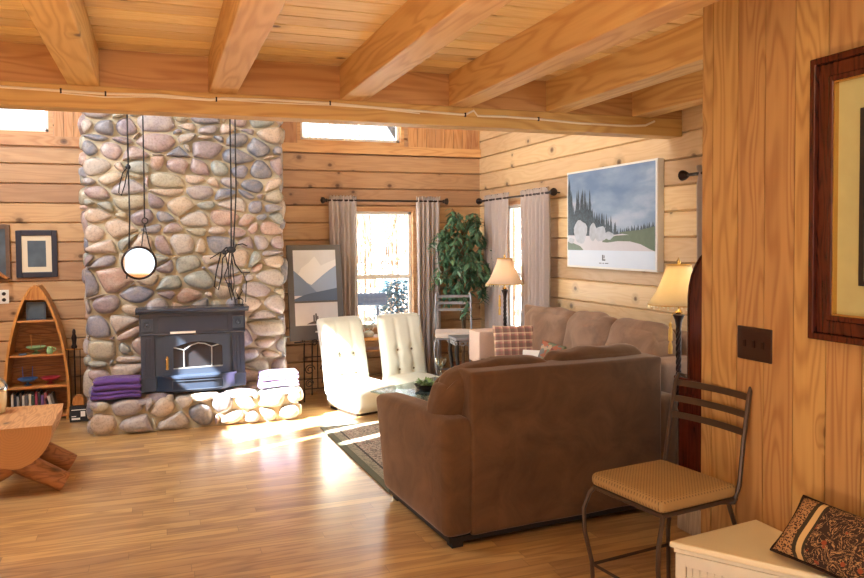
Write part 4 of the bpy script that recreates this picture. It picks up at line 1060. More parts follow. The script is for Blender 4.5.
tr.build('trunk', 'bark', fc); lf.build('foliage', 'leaf', fc, smooth=False)

# ------------------------------------------------------------------ iron stools
def stool(name, label, loc, rz, metal, fab, grp, w=.18, d=.185, zs_=.545):
    t = thing(name, label, 'chair', loc, rz, grp)
    def sf(q, u): q.z += .010*(1-u[0]**2)*(1-u[1]**2)*(1 if u[2] > 0 else 0); return q
    mb = MB(); mb.rbox((-w-.012, -d-.012, zs_), (w+.012, d-.002, zs_+.052), .022, 3, div=8, fn=sf); mb.build('seat', fab, t, ang=70)
    mb = MB(); mb.tube([(-w, -d, zs_-.008), (w, -d, zs_-.008), (w, d, zs_-.008), (-w, d, zs_-.008)], .009, 8, closed=True)
    mb.box((-w, -d, zs_-.012), (w, d, zs_)); mb.build('seat_frame', metal, t, ang=40)
    for sx in (-1, 1):
        mb = MB(); mb.tube([(sx*w, -d, zs_-.01), (sx*(w+.012), -d-.012, zs_-.03), (sx*(w+.020), -d-.035, zs_-.09), (sx*(w+.015), -d-.035, zs_-.18), (sx*w, -d-.012, zs_-.30), (sx*(w-.005), -d-.01, .15), (sx*w, -d-.02, .0)], .0085, 8); mb.build('leg', metal, t)
        mb = MB(); mb.tube([(sx*w*.86, d-.01, zs_-.03), (sx*w*.9, d+.02, zs_-.12), (sx*w*.95, d+.015, .3), (sx*w, d+.03, .0)], .0085, 8); mb.build('leg', metal, t)
        mb = MB(); mb.tube([(sx*w*.7, d-.05, zs_-.03), (sx*w, d-.01, zs_-.02), (sx*(w+.006), d+.012, zs_+.04), (sx*(w+.004), d+.035, zs_+.2), (sx*(w+.002), d+.066, zs_+.37), (sx*(w-.002), d+.082, zs_+.398), (sx*(w-.012), d+.10, zs_+.39)], .009, 8); mb.build('back_post', metal, t)
    for k, z in enumerate((.365, .30, .235)):
        mb = MB(); n = 10; vs = []; fs = []
        y0 = d+.035+.031*(z-.2)/.17
        for i in range(n+1):
            s_ = -1+2*i/n; x = s_*w; y = y0+.022*(1-s_*s_)
            for (dy, dz) in ((-.002, -.013), (.002, -.013), (.002, .013), (-.002, .013)): vs.append((x, y+dy, zs_+z+dz))
        for i in range(n):
            for q in range(4): fs.append((i*4+q, i*4+(q+1) % 4, i*4+4+(q+1) % 4, i*4+4+q))
        fs += [(0, 1, 2, 3), (n*4, n*4+1, n*4+2, n*4+3)]
        mb.add(vs, fs); mb.build('back_slat', metal, t, ang=50)
    mb = MB(); mb.tube([(-w+.002, -d-.01, .235), (w-.002, -d-.01, .235), (w*.95, d+.018, .235), (-w*.95, d+.018, .235)], .007, 8, closed=True); mb.build('stretcher', metal, t)
    return t
stool('iron_stool', 'brown iron slat-back chair with tan dotted seat beside the panelled wall', (1.795, 2.37, 0), R(-82), 'stooliron', 'seatfab', 'iron slat-back chairs')
s2 = stool('iron_stool', 'grey metal slat-back chair with pale seat in front of the ficus', (2.655, 6.69, 0), R(-20), 'stoolgrey', 'seatpale', 'iron slat-back chairs', w=.17, d=.16, zs_=.585)

# ------------------------------------------------------------------ small carved table
sd = thing('carved_side_table', 'small dark carved side table left of the sofa arm', 'side table', (2.60, 6.17, 0), R(-6))
mb = MB(); mb.rbox((-.17, -.13, .625), (.17, .13, .65), .01, 2); mb.build('tabletop', 'stoolgrey', sd)
mb = MB()
for sy in (-1, 1):
    for k in range(7): mb.tube([(-.15+.05*k+.022*math.cos(t), sy*.115, .60+.018*math.sin(t)) for t in np.linspace(0, 2*PI, 11)[:-1]], .006, 6, closed=True)
for sx in (-1, 1):
    for k in range(5): mb.tube([(sx*.155, -.10+.05*k+.022*math.cos(t), .60+.018*math.sin(t)) for t in np.linspace(0, 2*PI, 11)[:-1]], .006, 6, closed=True)
mb.build('carved_apron', 'stoolgrey', sd)
for sx in (-1, 1):
    for sy in (-1, 1):
        mb = MB(); mb.tube([(sx*.145, sy*.105, .625), (sx*.155, sy*.112, .52), (sx*.135, sy*.10, .35), (sx*.13, sy*.095, .12), (sx*.15, sy*.11, .015), (sx*.15, sy*.11, 0)], [.016, .02, .014, .011, .014, .014], 10); mb.build('leg', 'dark', sd)

# ------------------------------------------------------------------ lamps
def lamp(label, loc, power, lift, grp='bead-trimmed table lamps', tassel=(-.045, .015), smat='shade'):
    t = thing('table_lamp', label, 'lamp', loc, 0, grp)
    mb = MB(); mb.lathe([(.05, 0), (.052, .008), (.04, .018), (.024, .03), (.02, .04)], 24); mb.build('base', 'bronze', t, ang=40)
    mb = MB()
    for k in range(3):
        ph = 2*PI*k/3; mb.tube([(.008*math.cos(ph+z*55), .008*math.sin(ph+z*55), z) for z in np.linspace(.035, .27+lift, 90)], .0085, 8)
    mb.lathe([(.012, .22), (.016, .25), (.022, .285), (.032, .308), (.034, .314), (.024, .318), (.012, .32)], 20, c=(0, 0, lift))
    mb.build('twisted_pole', 'bronze', t, ang=60)
    mb = MB(); mb.lathe([(.014, .318), (.022, .33), (.014, .342), (.008, .35), (.012, .36), (.006, .37), (.005, .47)], 16, c=(0, 0, lift)); mb.build('neck', 'brass', t, ang=50)
    mb = MB(); sc_ = lambda a, z: 1+.012*math.cos(8*a)
    prof = [(.170, .375), (.152, .40), (.128, .44), (.105, .49), (.085, .54), (.073, .58), (.068, .60)]
    vs = []; fs = []; seg = 48
    for (r_, z) in prof:
        for k in range(seg):
            a = 2*PI*k/seg; q = r_*(1+.015*math.cos(8*a)*(1 if z < .58 else .3)); vs.append((q*math.cos(a), q*math.sin(a), z+lift))
    for i in range(len(prof)-1):
        for k in range(seg): fs.append((i*seg+k, i*seg+(k+1) % seg, (i+1)*seg+(k+1) % seg, (i+1)*seg+k))
    mb.add(vs, fs); sh = mb.build('lamp_shade', smat, t, ang=80)
    md = sh.modifiers.new('cloth', 'SOLIDIFY'); md.thickness = .002
    mb = MB()
    for k in range(44):
        a = 2*PI*k/44; mb.sph((.171*math.cos(a), .171*math.sin(a), .366+lift), .0055, 6, 5); 
        if k % 2 == 0: mb.sph((.171*math.cos(a), .171*math.sin(a), .356+lift), .005, 6, 5)
    mb.build('bead_trim', 'beads', sh)
    mb = MB(); mb.tube([(.07*math.cos(a), .07*math.sin(a), .601+lift) for a in np.linspace(0, 2*PI, 33)[:-1]], .003, 6, closed=True); mb.build('shade_piping', 'gold', sh); mb = MB(); mb.tube([(.17*math.cos(a), .17*math.sin(a), .374+lift) for a in np.linspace(0, 2*PI, 49)[:-1]], .003, 6, closed=True); mb.build('shade_piping', 'gold', sh)
    mb = MB(); mb.lathe([(.003, .60), (.010, .61), (.012, .62), (.006, .632), (.003, .64), (0, .645)], 12, c=(0, 0, lift)); mb.build('finial', 'brass', t, ang=50)
    mb = MB(); mb.sph((0, 0, .46+lift), .022, 12, 8, sc=(1, 1, 1.3)); mb.build('bulb', 'bulb', t)
    tx, ty = tassel
    mb = MB(); mb.tube([(0, 0, .335+lift), (tx*.7, ty*.7, .325+lift), (tx, ty, .27+lift)], .002, 5); mb.lathe([(.004, .27), (.010, .262), (.008, .25), (.006, .245), (.011, .23), (.013, .17), (.012, .165), (.005, .16), (.009, .15), (.013, .13), (.012, .09), (0, .088)], 12, c=(tx, ty, lift)); mb.build('tassel', 'gold', t, ang=50)
    L = bpy.data.lights.new('lamp_light', 'POINT'); L.energy = power; L.color = (1, .84, .6); L.shadow_soft_size = .03
    lo = bpy.data.objects.new('lamp_light', L); C.objects.link(lo); lo.parent = t; lo.location = (0, 0, .47+lift)
    return t
lamp('table lamp with bell shade lit beside the panelled wall, behind the loveseat', (2.80, 3.56, .56), 2.2, .195)
lamp('table lamp with bell shade in the far corner between the two side-window curtains', (2.945, 6.165, .54), .6, .195, smat='shade_rose')
def endtable(label, loc, w, d, h):
    et = thing('end_table', label, 'side table', loc, 0, 'square cherry end tables under the lamps')
    mb = MB(); mb.box((-w, -d, h-.025), (w, d, h)); bevel(mb.build('tabletop', 'cherry', et, smooth=False), .004)
    for sx in (-1, 1):
        for sy in (-1, 1):
            mb = MB(); mb.box((sx*(w-.02)-.014, sy*(d-.02)-.014, 0), (sx*(w-.02)+.014, sy*(d-.02)+.014, h-.025)); mb.build('leg', 'cherry', et, smooth=False)
endtable('square cherry end table behind the far sofa arm carrying the far lamp', (2.95, 6.19, 0), .155, .13, .54)
endtable('square cherry end table between loveseat and side wall carrying the near lamp', (2.90, 3.54, 0), .15, .11, .56)

# dark cherry cabinet with arched hutch behind the partition
cc = thing('cherry_cabinet', 'dark cherry cabinet with arched top showing past the panelled wall edge', 'cabinet', (2.50, 2.95, 0))
mb = MB(); mb.box((.02, -.40, .15), (.38, .25, .775)); mb.box((.016, -.36, .20), (.02, .21, .72)); bevel(mb.build('body', 'cherry', cc, smooth=False), .004)
mb = MB(); mb.rbox((.0, -.42, .775), (.40, .27, .80), .008, 2); mb.build('cabinet_top', 'cherry', cc)
mb = MB(); mb.box((.015, -.38, .0), (.37, .255, .15)); bevel(mb.build('plinth', 'whitewash', cc, smooth=False), .004)
mb = MB(); rr = .21
pts = [(-.31, .80), (.15, .80), (.15, 1.20)]+[(-.08+.23*math.cos(a), 1.20+.27*math.sin(a)) for a in np.linspace(.05, PI, 16)]
mb.prism(pts, .0, .03, (1, 2, 0)); mb.prism(pts, .25, .28, (1, 2, 0))
hut = mb.build('hutch_side', 'cherry', cc, smooth=False)
mb = MB(); n = len(pts)
rim = pts[2:]+[pts[0]]
mb.tube([(.0, p[0], p[1]) for p in [pts[1]]+rim], .008, 6); mb.build('arched_moulding', 'mahog', cc)
mb = MB()
arc = pts[2:]
for i in range(len(arc)-1):
    a, b = arc[i], arc[i+1]
    mb.add([(.03, a[0], a[1]), (.03, b[0], b[1]), (.25, b[0], b[1]), (.25, a[0], a[1])], [(0, 1, 2, 3)])
mb.box((.03, -.31, .80), (.25, -.30, 1.22)); o = mb.build('hutch_roof', 'cherry', cc, smooth=False); md = o.modifiers.new('th', 'SOLIDIFY'); md.thickness = .006

# ------------------------------------------------------------------ loveseat
lv = thing('loveseat', 'brown microsuede loveseat seen from behind in the middle of the room', 'sofa', (1.275, 3.345, 0), R(4))
def wr(seed, k=.006, fq=9):
    def fn(q, u):
        e = mnoise.noise(Vector((q.x*fq+seed, q.y*fq, q.z*fq)))*k; q.x += e; q.y += e; q.z += e; return q
    return fn
mb = MB(); mb.rbox((.145, .0, .055), (1.325, .17, .86), .018, 3, (0, .004, 0), div=14, fn=wr(1, .004, 5)); mb.build('back_panel', 'suede', lv, ang=70)
for (xa, xb, nm) in ((0, .17, 1), (1.30, 1.46, 2)):
    def af(q, u):
        if u[2] > 0: q.z -= .035*max(0, (u[1]+1)/2)**2*max(0, u[2])
        if u[1] > 0: q.y += .09*u[1]*(u[2]+1)/2
        q.x += (-.022 if nm == 1 else .012)*max(0, u[1])*(u[2]+1)/2
        return q
    mb = MB(); mb.rbox((xa, .002, .055), (xb, .87, .635), .045, 4, (.004, 0, .004), div=10, fn=af); mb.build('arm', 'suede', lv, ang=70)
mb = MB(); mb.rbox((.165, .15, .055), (1.305, .83, .30), .02, 2); mb.build('seat_base', 'suede', lv, ang=70)
for (xa, xb, s_) in ((.165, .735, 3), (.735, 1.305, 4)):
    mb = MB(); mb.rbox((xa, .16, .30), (xb, .86, .46), .05, 4, (0, .01, .015), div=8, fn=wr(s_)); mb.build('seat_cushion', 'suede', lv, ang=80)
def cushion(xa, xb, ya, yb, za, zb, seed, par, mat='suede', lean=.0, ax=1, piping=True, k=.012):
    def fn(q, u):
        e = mnoise.noise(Vector((q.x*6+seed*3, q.y*6, q.z*6)))*k*2.0
        e2 = mnoise.noise(Vector((q.x*24+seed, q.y*9, q.z*7)))*k*.9
        q[ax] += (e+e2)*(1 if True else 0); q.z += e*.6
        q[ax] += lean*(u[2]+1)/2
        if seed == 1: q.z -= .07*max(0, -u[0])**3*max(0, u[2]); q.x -= .03*max(0, -u[0])*(1-u[2]**2)
        return q
    mb = MB(); bl = [0, 0, 0]; bl[ax] = .045; bl[2] = .018
    mb.rbox((xa, ya, za), (xb, yb, zb), .07, 5, tuple(bl), div=14, fn=fn)
    return mb.build('back_cushion', mat, par, ang=85)
cushion(.055, .70, .165, .36, .47, .875, 1, lv, lean=-.07)
cushion(.70, 1.31, .165, .36, .47, .895, 2, lv, lean=-.075)
for sx in (.08, 1.38):
    for y in (.06, .80):
        mb = MB(); mb.box((sx-.03, y-.03, 0), (sx+.03, y+.03, .06)); mb.build('foot', 'dark', lv, smooth=False)
mb = MB(); mb.box((.03, .02, .03), (1.43, .84, .056)); mb.build('bottom_rail', 'dark', lv, smooth=False)

# ------------------------------------------------------------------ sofa along the right wall
sf = thing('sofa', 'rose-brown microsuede three-cushion sofa under the golf picture', 'sofa', (3.05, 4.8, 0))
ox, oy = 3.05, 4.8
def sb(a, b): return (a[0]-ox, a[1]-oy, a[2]), (b[0]-ox, b[1]-oy, b[2])
mb = MB(); mb.rbox(*sb((3.05, 3.70, .06), (3.10, 6.0, .93)), .02, 2, div=6); mb.build('back_frame', 'suede2', sf, ang=70)
mb = MB(); mb.rbox(*sb((2.55, 5.84, .06), (3.06, 6.0, .70)), .045, 4, (0, .006, 0), div=6); mb.build('arm', 'suede2', sf, ang=70)
mb = MB(); mb.rbox(*sb((2.77, 3.68, .06), (3.06, 3.83, .79)), .045, 4, div=6); mb.build('arm', 'suede2', sf, ang=70)
mb = MB(); mb.rbox(*sb((2.50, 4.45, .06), (3.05, 5.84, .30)), .02, 2); mb.build('seat_base', 'suede2', sf, ang=70)
mb = MB(); mb.rbox(*sb((2.77, 3.83, .06), (3.05, 4.45, .30)), .02, 2); mb.build('seat_base', 'suede2', sf, ang=70)
for k, (ya, yb, xf) in enumerate(((5.20, 5.84, 2.50), (4.48, 5.20, 2.50), (3.83, 4.45, 2.77))):
    mb = MB(); mb.rbox(*sb((xf, ya, .30), (3.05, yb, .46)), .05, 4, (0, 0, .012), div=7, fn=wr(k+9)); mb.build('seat_cushion', 'suede2', sf, ang=80)
for k, (ya, yb, zt_) in enumerate(((4.985, 5.64, .945), (4.44, 4.975, .955), (3.80, 4.43, .955))):
    (a, b) = sb((2.83, ya, .455), (3.03, yb, zt_))
    def fn(q, u, k=k):
        e = mnoise.noise(Vector((q.x*5+k*7, q.y*6, q.z*6)))*.03+mnoise.noise(Vector((q.x*9+k, q.y*20, q.z*12)))*.008
        q.x += e; q.z += e*.5; q.x += .02+.04*(u[2]-.2)*.6
        if k == 2 and u[1] < 0: q.z -= .05*max(0, -u[1])**2*max(0, u[2]); q.x -= .03*u[1]**2
        return q
    mb = MB(); mb.rbox(a, b, .08, 5, (.05, .008, .02), div=14, fn=fn); mb.build('back_cushion', 'suede2', sf, ang=85)
for (x, y) in ((2.56, 5.9), (3.0, 5.9), (2.82, 3.75), (3.0, 3.75)):
    mb = MB(); mb.box((x-ox-.025, y-oy-.025, 0), (x-ox+.025, y-oy+.025, .065)); mb.build('foot', 'dark', sf, smooth=False)
# added cover over the far arm, its pale colour standing for backlight
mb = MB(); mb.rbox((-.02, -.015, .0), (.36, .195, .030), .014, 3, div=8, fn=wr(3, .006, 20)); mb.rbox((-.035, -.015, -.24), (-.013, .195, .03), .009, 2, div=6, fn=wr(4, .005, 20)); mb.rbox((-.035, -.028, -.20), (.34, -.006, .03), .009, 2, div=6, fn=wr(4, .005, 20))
o = mb.build('backlit_arm_cover', 'lit_arm', loc=(2.565, 5.83, .702), ang=70); tag(o, 'added pale cover on the far sofa arm, standing in for the light on it', 'arm_cover')
def pillow(name, w, h, t_, mat, label, loc, rot, cat='pillow', nx=18, pipe=None):
    mb = MB(); vs = []; fs = []
    for sd_ in (-1, 1):
        for j in range(nx+1):
            for i in range(nx+1):
                u, v = -1+2*i/nx, -1+2*j/nx
                k = (max(0, 1-u**4)*max(0, 1-v**4))**.5
                x = u*w/2*(1-.06*(1-v*v)*(-1 if False else 1)*.9); z = v*h/2*(1-.06*(1-u*u))
                vs.append((x, sd_*t_/2*k*(1+.06*math.sin(5*u+3*v)), z))
    N = (nx+1)**2
    for s_ in (0, 1):
        for j in range(nx):
            for i in range(nx):
                a = s_*N+j*(nx+1)+i; q = (a, a+1, a+nx+2, a+nx+1); fs.append(q if s_ == 0 else tuple(reversed(q)))
    t = thing(name, label, cat, loc); t.rotation_euler = rot
    mb.add(vs, fs); mb.build('cushion', mat, t, ang=85)
    if pipe:
        mb = MB(); E = []
        for i in range(nx): E.append((-1+2*i/nx, -1))
        for i in range(nx): E.append((1, -1+2*i/nx))
        for i in range(nx): E.append((1-2*i/nx, 1))
        for i in range(nx): E.append((-1, 1-2*i/nx))
        mb.tube([(u*w/2*(1-.054*(1-v*v)), 0, v*h/2*(1-.06*(1-u*u))) for u, v in E], .006, 6, closed=True); mb.build('piping', pipe, t)
    return t
pillow('throw_pillow', .40, .36, .10, 'plaid', 'pink and brown plaid pillow on the far end of the sofa', (2.69, 5.40, .645), (R(-12), 0, R(-12)))
pillow('throw_pillow', .20, .18, .07, 'floral', 'small orange and green floral pillow against the middle sofa cushion', (2.73, 4.93, .65), (R(-15), R(12), R(-55)))
mb = MB(); mb.rbox((-.075, -.004, -.0), (.075, .004, .20), .002, 1, div=2); o = mb.build('booklet', 'paper', loc=(2.62, 5.03, .475), rz=R(-40)); o.rotation_euler = (R(-12), 0, R(-40)); tag(o, 'white paper booklet propped on the sofa beside the floral pillow', 'booklet')
tsl = thing('tassel_ornament', 'small grey knotted tassel ornament on the sofa in front of the right cushion', 'ornament', (2.81, 4.30, .475))
mb = MB(); mb.sph((0, 0, .20), .028, 10, 8); mb.lathe([(.02, .0), (.022, .09), (.014, .14), (.01, .18)], 12); mb.build('tassel', 'stoolgrey', tsl, ang=60)
mb = MB(); mb.sph((.0, -.05, .17), .02, 10, 8); mb.tube([(0, 0, .19), (0, -.05, .17)], .008, 6); mb.build('knot', 'bark', tsl)

# ------------------------------------------------------------------ golf picture (flat print on a deep white panel)
gp_ = thing('golf_course_picture', 'large white-edged golf course picture with trees and sand on the side wall', 'picture', (XR, 4.88, 1.665))
HW, HH, D_ = .60, .388, .055
mb = MB(); mb.rbox((-D_, -HW, -HH), (0, HW, HH), .004, 2, div=2); mb.build('panel', 'white', gp_)
def skymat():
    n = NT('print_clouds'); s = n.sep(n.obj())
    v = n.comb(0., n.math('MULTIPLY', s[1], 2.2), n.math('MULTIPLY', s[2], 6.))
    f = n.noise(v, 1.1, 4, .5, .2)
    g_ = n.math('ADD', f, n.math('MULTIPLY', s[2], -.35)); n.color(n.ramp(g_, [(.25, srgb(104, 132, 168)), (.45, srgb(132, 156, 184)), (.58, srgb(164, 180, 200)), (.72, srgb(190, 192, 202))])); n.rough(.35); return n.m
def treemat():
    n = NT('print_trees'); co = n.obj()
    n.color(n.ramp(n.noise(co, 60, 4, .7), [(.4, srgb(26, 42, 58)), (.7, srgb(66, 88, 100))])); n.rough(.35); return n.m
gm = [skymat(), treemat(), plain('print_grass', srgb(96, 112, 92), .35, nz=.2), plain('print_sand', srgb(196, 196, 204), .35, nz=.06), plain('print_rock', srgb(170, 178, 190), .35, nz=.35, nscale=22), plain('print_border', srgb(206, 220, 236), .35), plain('print_ink', srgb(84, 96, 110), .4), plain('print_far_trees', srgb(60, 76, 88), .35, nz=.3, nscale=60)]
mb = MB()
def P2(a, b, lay): return (-D_-.0006*lay, HW-.02-a*(2*HW-.04), -HH+.015+b*(2*HH-.03))   # a left->right, b bottom->top
def gpoly(pts, mi, lay): mb.add([P2(min(1, max(0, a)), b, lay) for a, b in pts], [tuple(range(len(pts)))], mi)
gpoly([(0, 0), (1, 0), (1, .17), (0, .17)], 5, 1)
gpoly([(0, .17), (1, .17), (1, 1), (0, 1)], 0, 1)
rt = random.Random(21)
def treeline(a0, a1, hf, n, mi, lay, base=.3):
    for k in range(n):
        a = a0+(a1-a0)*(k+rt.random())/n; h = hf(a)*rt.uniform(.75, 1.1); w_ = .016+h*.075; pts = []
        L = 6
        for j in range(L):
            t = j/L; pts.append((a-w_*(1-t)*rt.uniform(.7, 1.1), base+h*t)); pts.append((a-w_*(1-t)*.55, base+h*(t+.5/L)))
        pts.append((a, base+h))
        for j in reversed(range(L)):
            t = j/L; pts.append((a+w_*(1-t)*.55, base+h*(t+.5/L))); pts.append((a+w_*(1-t)*rt.uniform(.7, 1.1), base+h*t))
        gpoly(pts, mi, lay+(k % 5)*.2)
treeline(.45, 1.0, lambda a: .06+.10*max(0, a-.5)*2, 40, 7, 2)
treeline(.0, .42, lambda a: .40-.55*a if a > .06 else .62, 40, 1, 3); treeline(.12, .29, lambda a: .50, 9, 1, 4); treeline(.30, .44, lambda a: .30, 8, 1, 4)
treeline(.38, .6, lambda a: .26-.3*(a-.38), 12, 7, 3)
gpoly([(0, .17), (1, .17), (1, .36), (.75, .345), (.6, .33), (.3, .32), (0, .33)], 3, 5)
gpoly([(1, .17), (1, .40), (.85, .37), (.66, .355), (.62, .345), (.74, .325), (.6, .32), (.45, .28), (.44, .255), (.5, .25), (.62, .265), (.75, .262), (.86, .235), (.95, .19)], 2, 6)
gpoly([(0, .17), (.21, .17), (.17, .21), (.06, .25), (0, .26)], 2, 6)
def blob(a, b, ra, rb_, mi, lay, n=16, sd=0): gpoly([(a+ra*math.cos(t)*(1+.12*math.sin(3*t+sd)), max(.24, b+rb_*math.sin(t)*(1+.1*math.sin(4*t+sd)))) for t in np.linspace(0, 2*PI, n+1)[:-1]], mi, lay)
blob(.17, .36, .085, .13, 4, 6.5); blob(.33, .36, .05, .09, 4, 6.4, sd=2); blob(.42, .34, .07, .08, 4, 6.3, sd=4); blob(.52, .32, .05, .04, 4, 6.3, sd=1); blob(.05, .27, .04, .03, 4, 6.6)
gpoly([(.435, .065), (.45, .065), (.45, .125), (.435, .125)], 6, 2); gpoly([(.435, .065), (.475, .065), (.475, .08), (.435, .08)], 6, 2.2); gpoly([(.455, .09), (.465, .09), (.465, .12), (.455, .12)], 6, 2.2)
for (a, b) in ((.40, .43), (.44, .46), (.47, .51)): gpoly([(a, .035), (b, .035), (b, .043), (a, .043)], 6, 2)
mb.build('print', gm, gp_, smooth=False)

# ------------------------------------------------------------------ partition wall: mirror-like framed picture, switch plate
fr = thing('framed_artwork', 'large dark red wood framed artwork with olive mat on the panelled wall', 'picture', (XP, 1.475, 1.632))
mb = MB(); HWf, HHf, fwd = .455, .462, .085
# mitred moulding with two steps
def ring(mb, a0, b0, a1, b1, d0, d1, mi=0):
    vs = []
    for (a, b) in ((a0, b0), (a1, b1)):
        for (s1, s2) in ((-1, -1), (1, -1), (1, 1), (-1, 1)):
            for d in (d0, d1): vs.append((-d, s1*a, s2*b))
    fs = []
    for k in range(4):
        n2 = (k+1) % 4
        o0, o1, i0, i1 = 2*k, 2*n2, 8+2*k, 8+2*n2
        fs += [(o0+1, o1+1, i1+1, i0+1), (o0, o1, o1+1, o0+1), (i0, i0+1, i1+1, i1), (o0, i0, i1, o1)]
    mb.add(vs, fs, mi)
ring(mb, HWf, HHf, HWf-.022, HHf-.022, 0, .042); ring(mb, HWf-.022, HHf-.022, HWf-.066, HHf-.066, 0, .026); ring(mb, HWf-.066, HHf-.066, HWf-fwd, HHf-fwd, 0, .034)
bevel(mb.build('frame', 'mahog', fr, smooth=False), .004, 3)
mb = MB(); ring(mb, HWf-.084, HHf-.084, HWf-.090, HHf-.090, 0, .030); mb.build('gilt_lip', 'brass', fr, smooth=False)
olive = plain('olive_mat_board', srgb(166, 156, 104), .8, nz=.12, nscale=14)
mb = MB(); mb.box((-.012, -HWf+fwd, -HHf+fwd), (-.002, HWf-fwd, HHf-fwd)); mb.build('mat_board', olive, fr, smooth=False)
mb = MB(); ring(mb, HWf-.175, HHf-.185, HWf-.19, HHf-.20, .012, .02); mb.build('inner_frame', 'dark', fr, smooth=False)
mb = MB(); mb.box((-.016, -HWf+.19, -HHf+.20), (-.012, HWf-.19, HHf-.20)); mb.build('print', plain('dim_print', srgb(92, 92, 72), .4, nz=.5, nscale=9), fr, smooth=False)
sw = thing('switch_plate', 'dark brown double switch plate on the panelled wall', 'light switch', (XP, 2.207, 1.113))
mb = MB(); mb.rbox((-.007, -.085, -.062), (0, .085, .062), .003, 2); mb.build('cover_plate', 'plate', sw)
for y in (-.045, .0, .045):
    mb = MB(); mb.box((-.011, y-.006, -.013), (-.006, y+.006, .013)); mb.build('toggle', 'bronze', sw, smooth=False)

# ------------------------------------------------------------------ white chest with pillow
ch = thing('white_chest', 'cream painted beadboard chest in the bottom right corner', 'chest', (1.645, 2.14, 0))
top = [(0, 0), (.43, .052), (.434, -.60), (.42, -.66), (.279, -.414)]
inn = [(.018, -.018), (.42, .032), (.424, -.58), (.415, -.62), (.285, -.392)]
mb = MB(); mb.prism(top, .438, .460, (0, 1, 2)); bevel(mb.build('chest_top', 'chestpaint', ch, smooth=False), .006, 3)
mb = MB(); mb.prism([(.012, -.012), (.424, .038), (.428, -.59), (.417, -.635), (.282, -.398)], .425, .438, (0, 1, 2)); mb.prism(inn, .0, .425, (0, 1, 2)); mb.build('body', 'chestside', ch, smooth=False)
# beadboard panel with frame on the two long visible faces
def face(p, q, nm):
    p, q = Vector(p+(0,)), Vector(q+(0,)); L = (q-p).length; u = (q-p)/L; nn = Vector((u.y, -u.x, 0))
    if nn.dot(Vector((-1, -.6, 0))) < 0: nn = -nn
    mat_ = Matrix((( u.x, nn.x, 0, p.x), (u.y, nn.y, 0, p.y), (0, 0, 1, 0), (0, 0, 0, 1)))
    mb = MB(); e = .012
    mb.box((.0, 0, .0), (.035, e, .425), mat=mat_); mb.box((L-.035, 0, 0), (L, e, .425), mat=mat_); mb.box((.035, 0, .385), (L-.035, e, .425), mat=mat_); mb.box((.035, 0, .0), (L-.035, e, .05), mat=mat_)
    n = max(1, int((L-.07)/.024))
    for k in range(n):
        x = .037+k*(L-.074)/n; mb.box((x, 0, .05), (x+(L-.074)/n-.005, .005, .385), mat=mat_)
    bevel(mb.build('beadboard_panel', 'chestside', ch, smooth=False), .0015)
face(inn[0], inn[4], 'a')
tp = pillow('throw_pillow', .42, .215, .11, 'tapestry', 'brown tapestry pillow with animal-print end lying on the cream chest', (0, 0, 0), (0, 0, 0), pipe='bronze')
A_ = Vector((.12, -.99, -.02)).normalized(); B_ = Vector((.70, .08, .70)); B_ = (B_-A_*B_.dot(A_)).normalized(); Y_ = B_.cross(A_)
mw = Matrix((A_, Y_, B_)).transposed().to_4x4(); mw.translation = (1.965, 1.70, .562)
tp.rotation_euler = mw.to_euler(); tp.location = mw.translation

# ------------------------------------------------------------------ cable stapled along the beam
mb = MB(); pts = [(-2.1, 2.255), (-1.2, 2.256), (-.69, 2.254), (-.43, 2.250), (-.23, 2.247), (.0, 2.256), (.27, 2.246), (.33, 2.256), (.6, 2.262), (.9, 2.262), (1.15, 2.252), (1.42, 2.245), (1.70, 2.238), (1.755, 2.265), (1.78, 2.236), (1.95, 2.240), (2.18, 2.236), (2.45, 2.224), (2.82, 2.222), (2.95, 2.232), (3.02, 2.262)]
mb.tube([(x, -.004, z-2.25) for x, z in pts], .0065, 6); mb.tube([(x, -.004, z-2.25-.010+.006*math.sin(x*7)) for x, z in pts[3:12]], .0035, 6)
cbm = thing('beam_cable', 'long white cable stapled along the face of the cross beam', 'cable', (0, YC-.001, 2.25))
mb.build('wire', 'wire', cbm)
for x, z in ((-.43, 2.250), (-.23, 2.247), (.30, 2.249), (.9, 2.262), (1.70, 2.238), (2.18, 2.236)):
    mb = MB(); mb.box((x-.004, -.012, z-2.25-.012), (x+.004, .0, z-2.25+.012)); mb.build('staple', 'bronze', cbm, smooth=False)

# ------------------------------------------------------------------ room lights (ceiling fixtures over the kitchen, behind the camera)
def downlight(label, x, y, power):
    t = thing('ceiling_light', label, 'ceiling light', (x, y, 2.47), 0, 'round ceiling fixtures')
    mb = MB(); mb.lathe([(.10, 0), (.11, -.012), (.10, -.03), (.09, -.032)], 28); mb.build('housing', 'bronze', t, ang=40)
    mb = MB(); mb.lathe([(.088, -.03), (.075, -.06), (.04, -.078), (0, -.084)], 28)
    n = NT('fixture_glass'); n.color((1, .9, .75)); n.b.inputs['Emission Color'].default_value = (1, .78, .5, 1); n.b.inputs['Emission Strength'].default_value = 6
    mb.build('globe', n.m, t, ang=60)
    L = bpy.data.lights.new('fixture_light', 'POINT'); L.energy = power; L.color = (1, .88, .7); L.shadow_soft_size = .09
    lo = bpy.data.objects.new('fixture_light', L); C.objects.link(lo); lo.parent = t; lo.location = (0, 0, -.16)
downlight('round glass ceiling light between the joists behind the camera, left', .0, .4, 16)
downlight('round glass ceiling light between the joists behind the camera, right', 1.35, .7, 16)

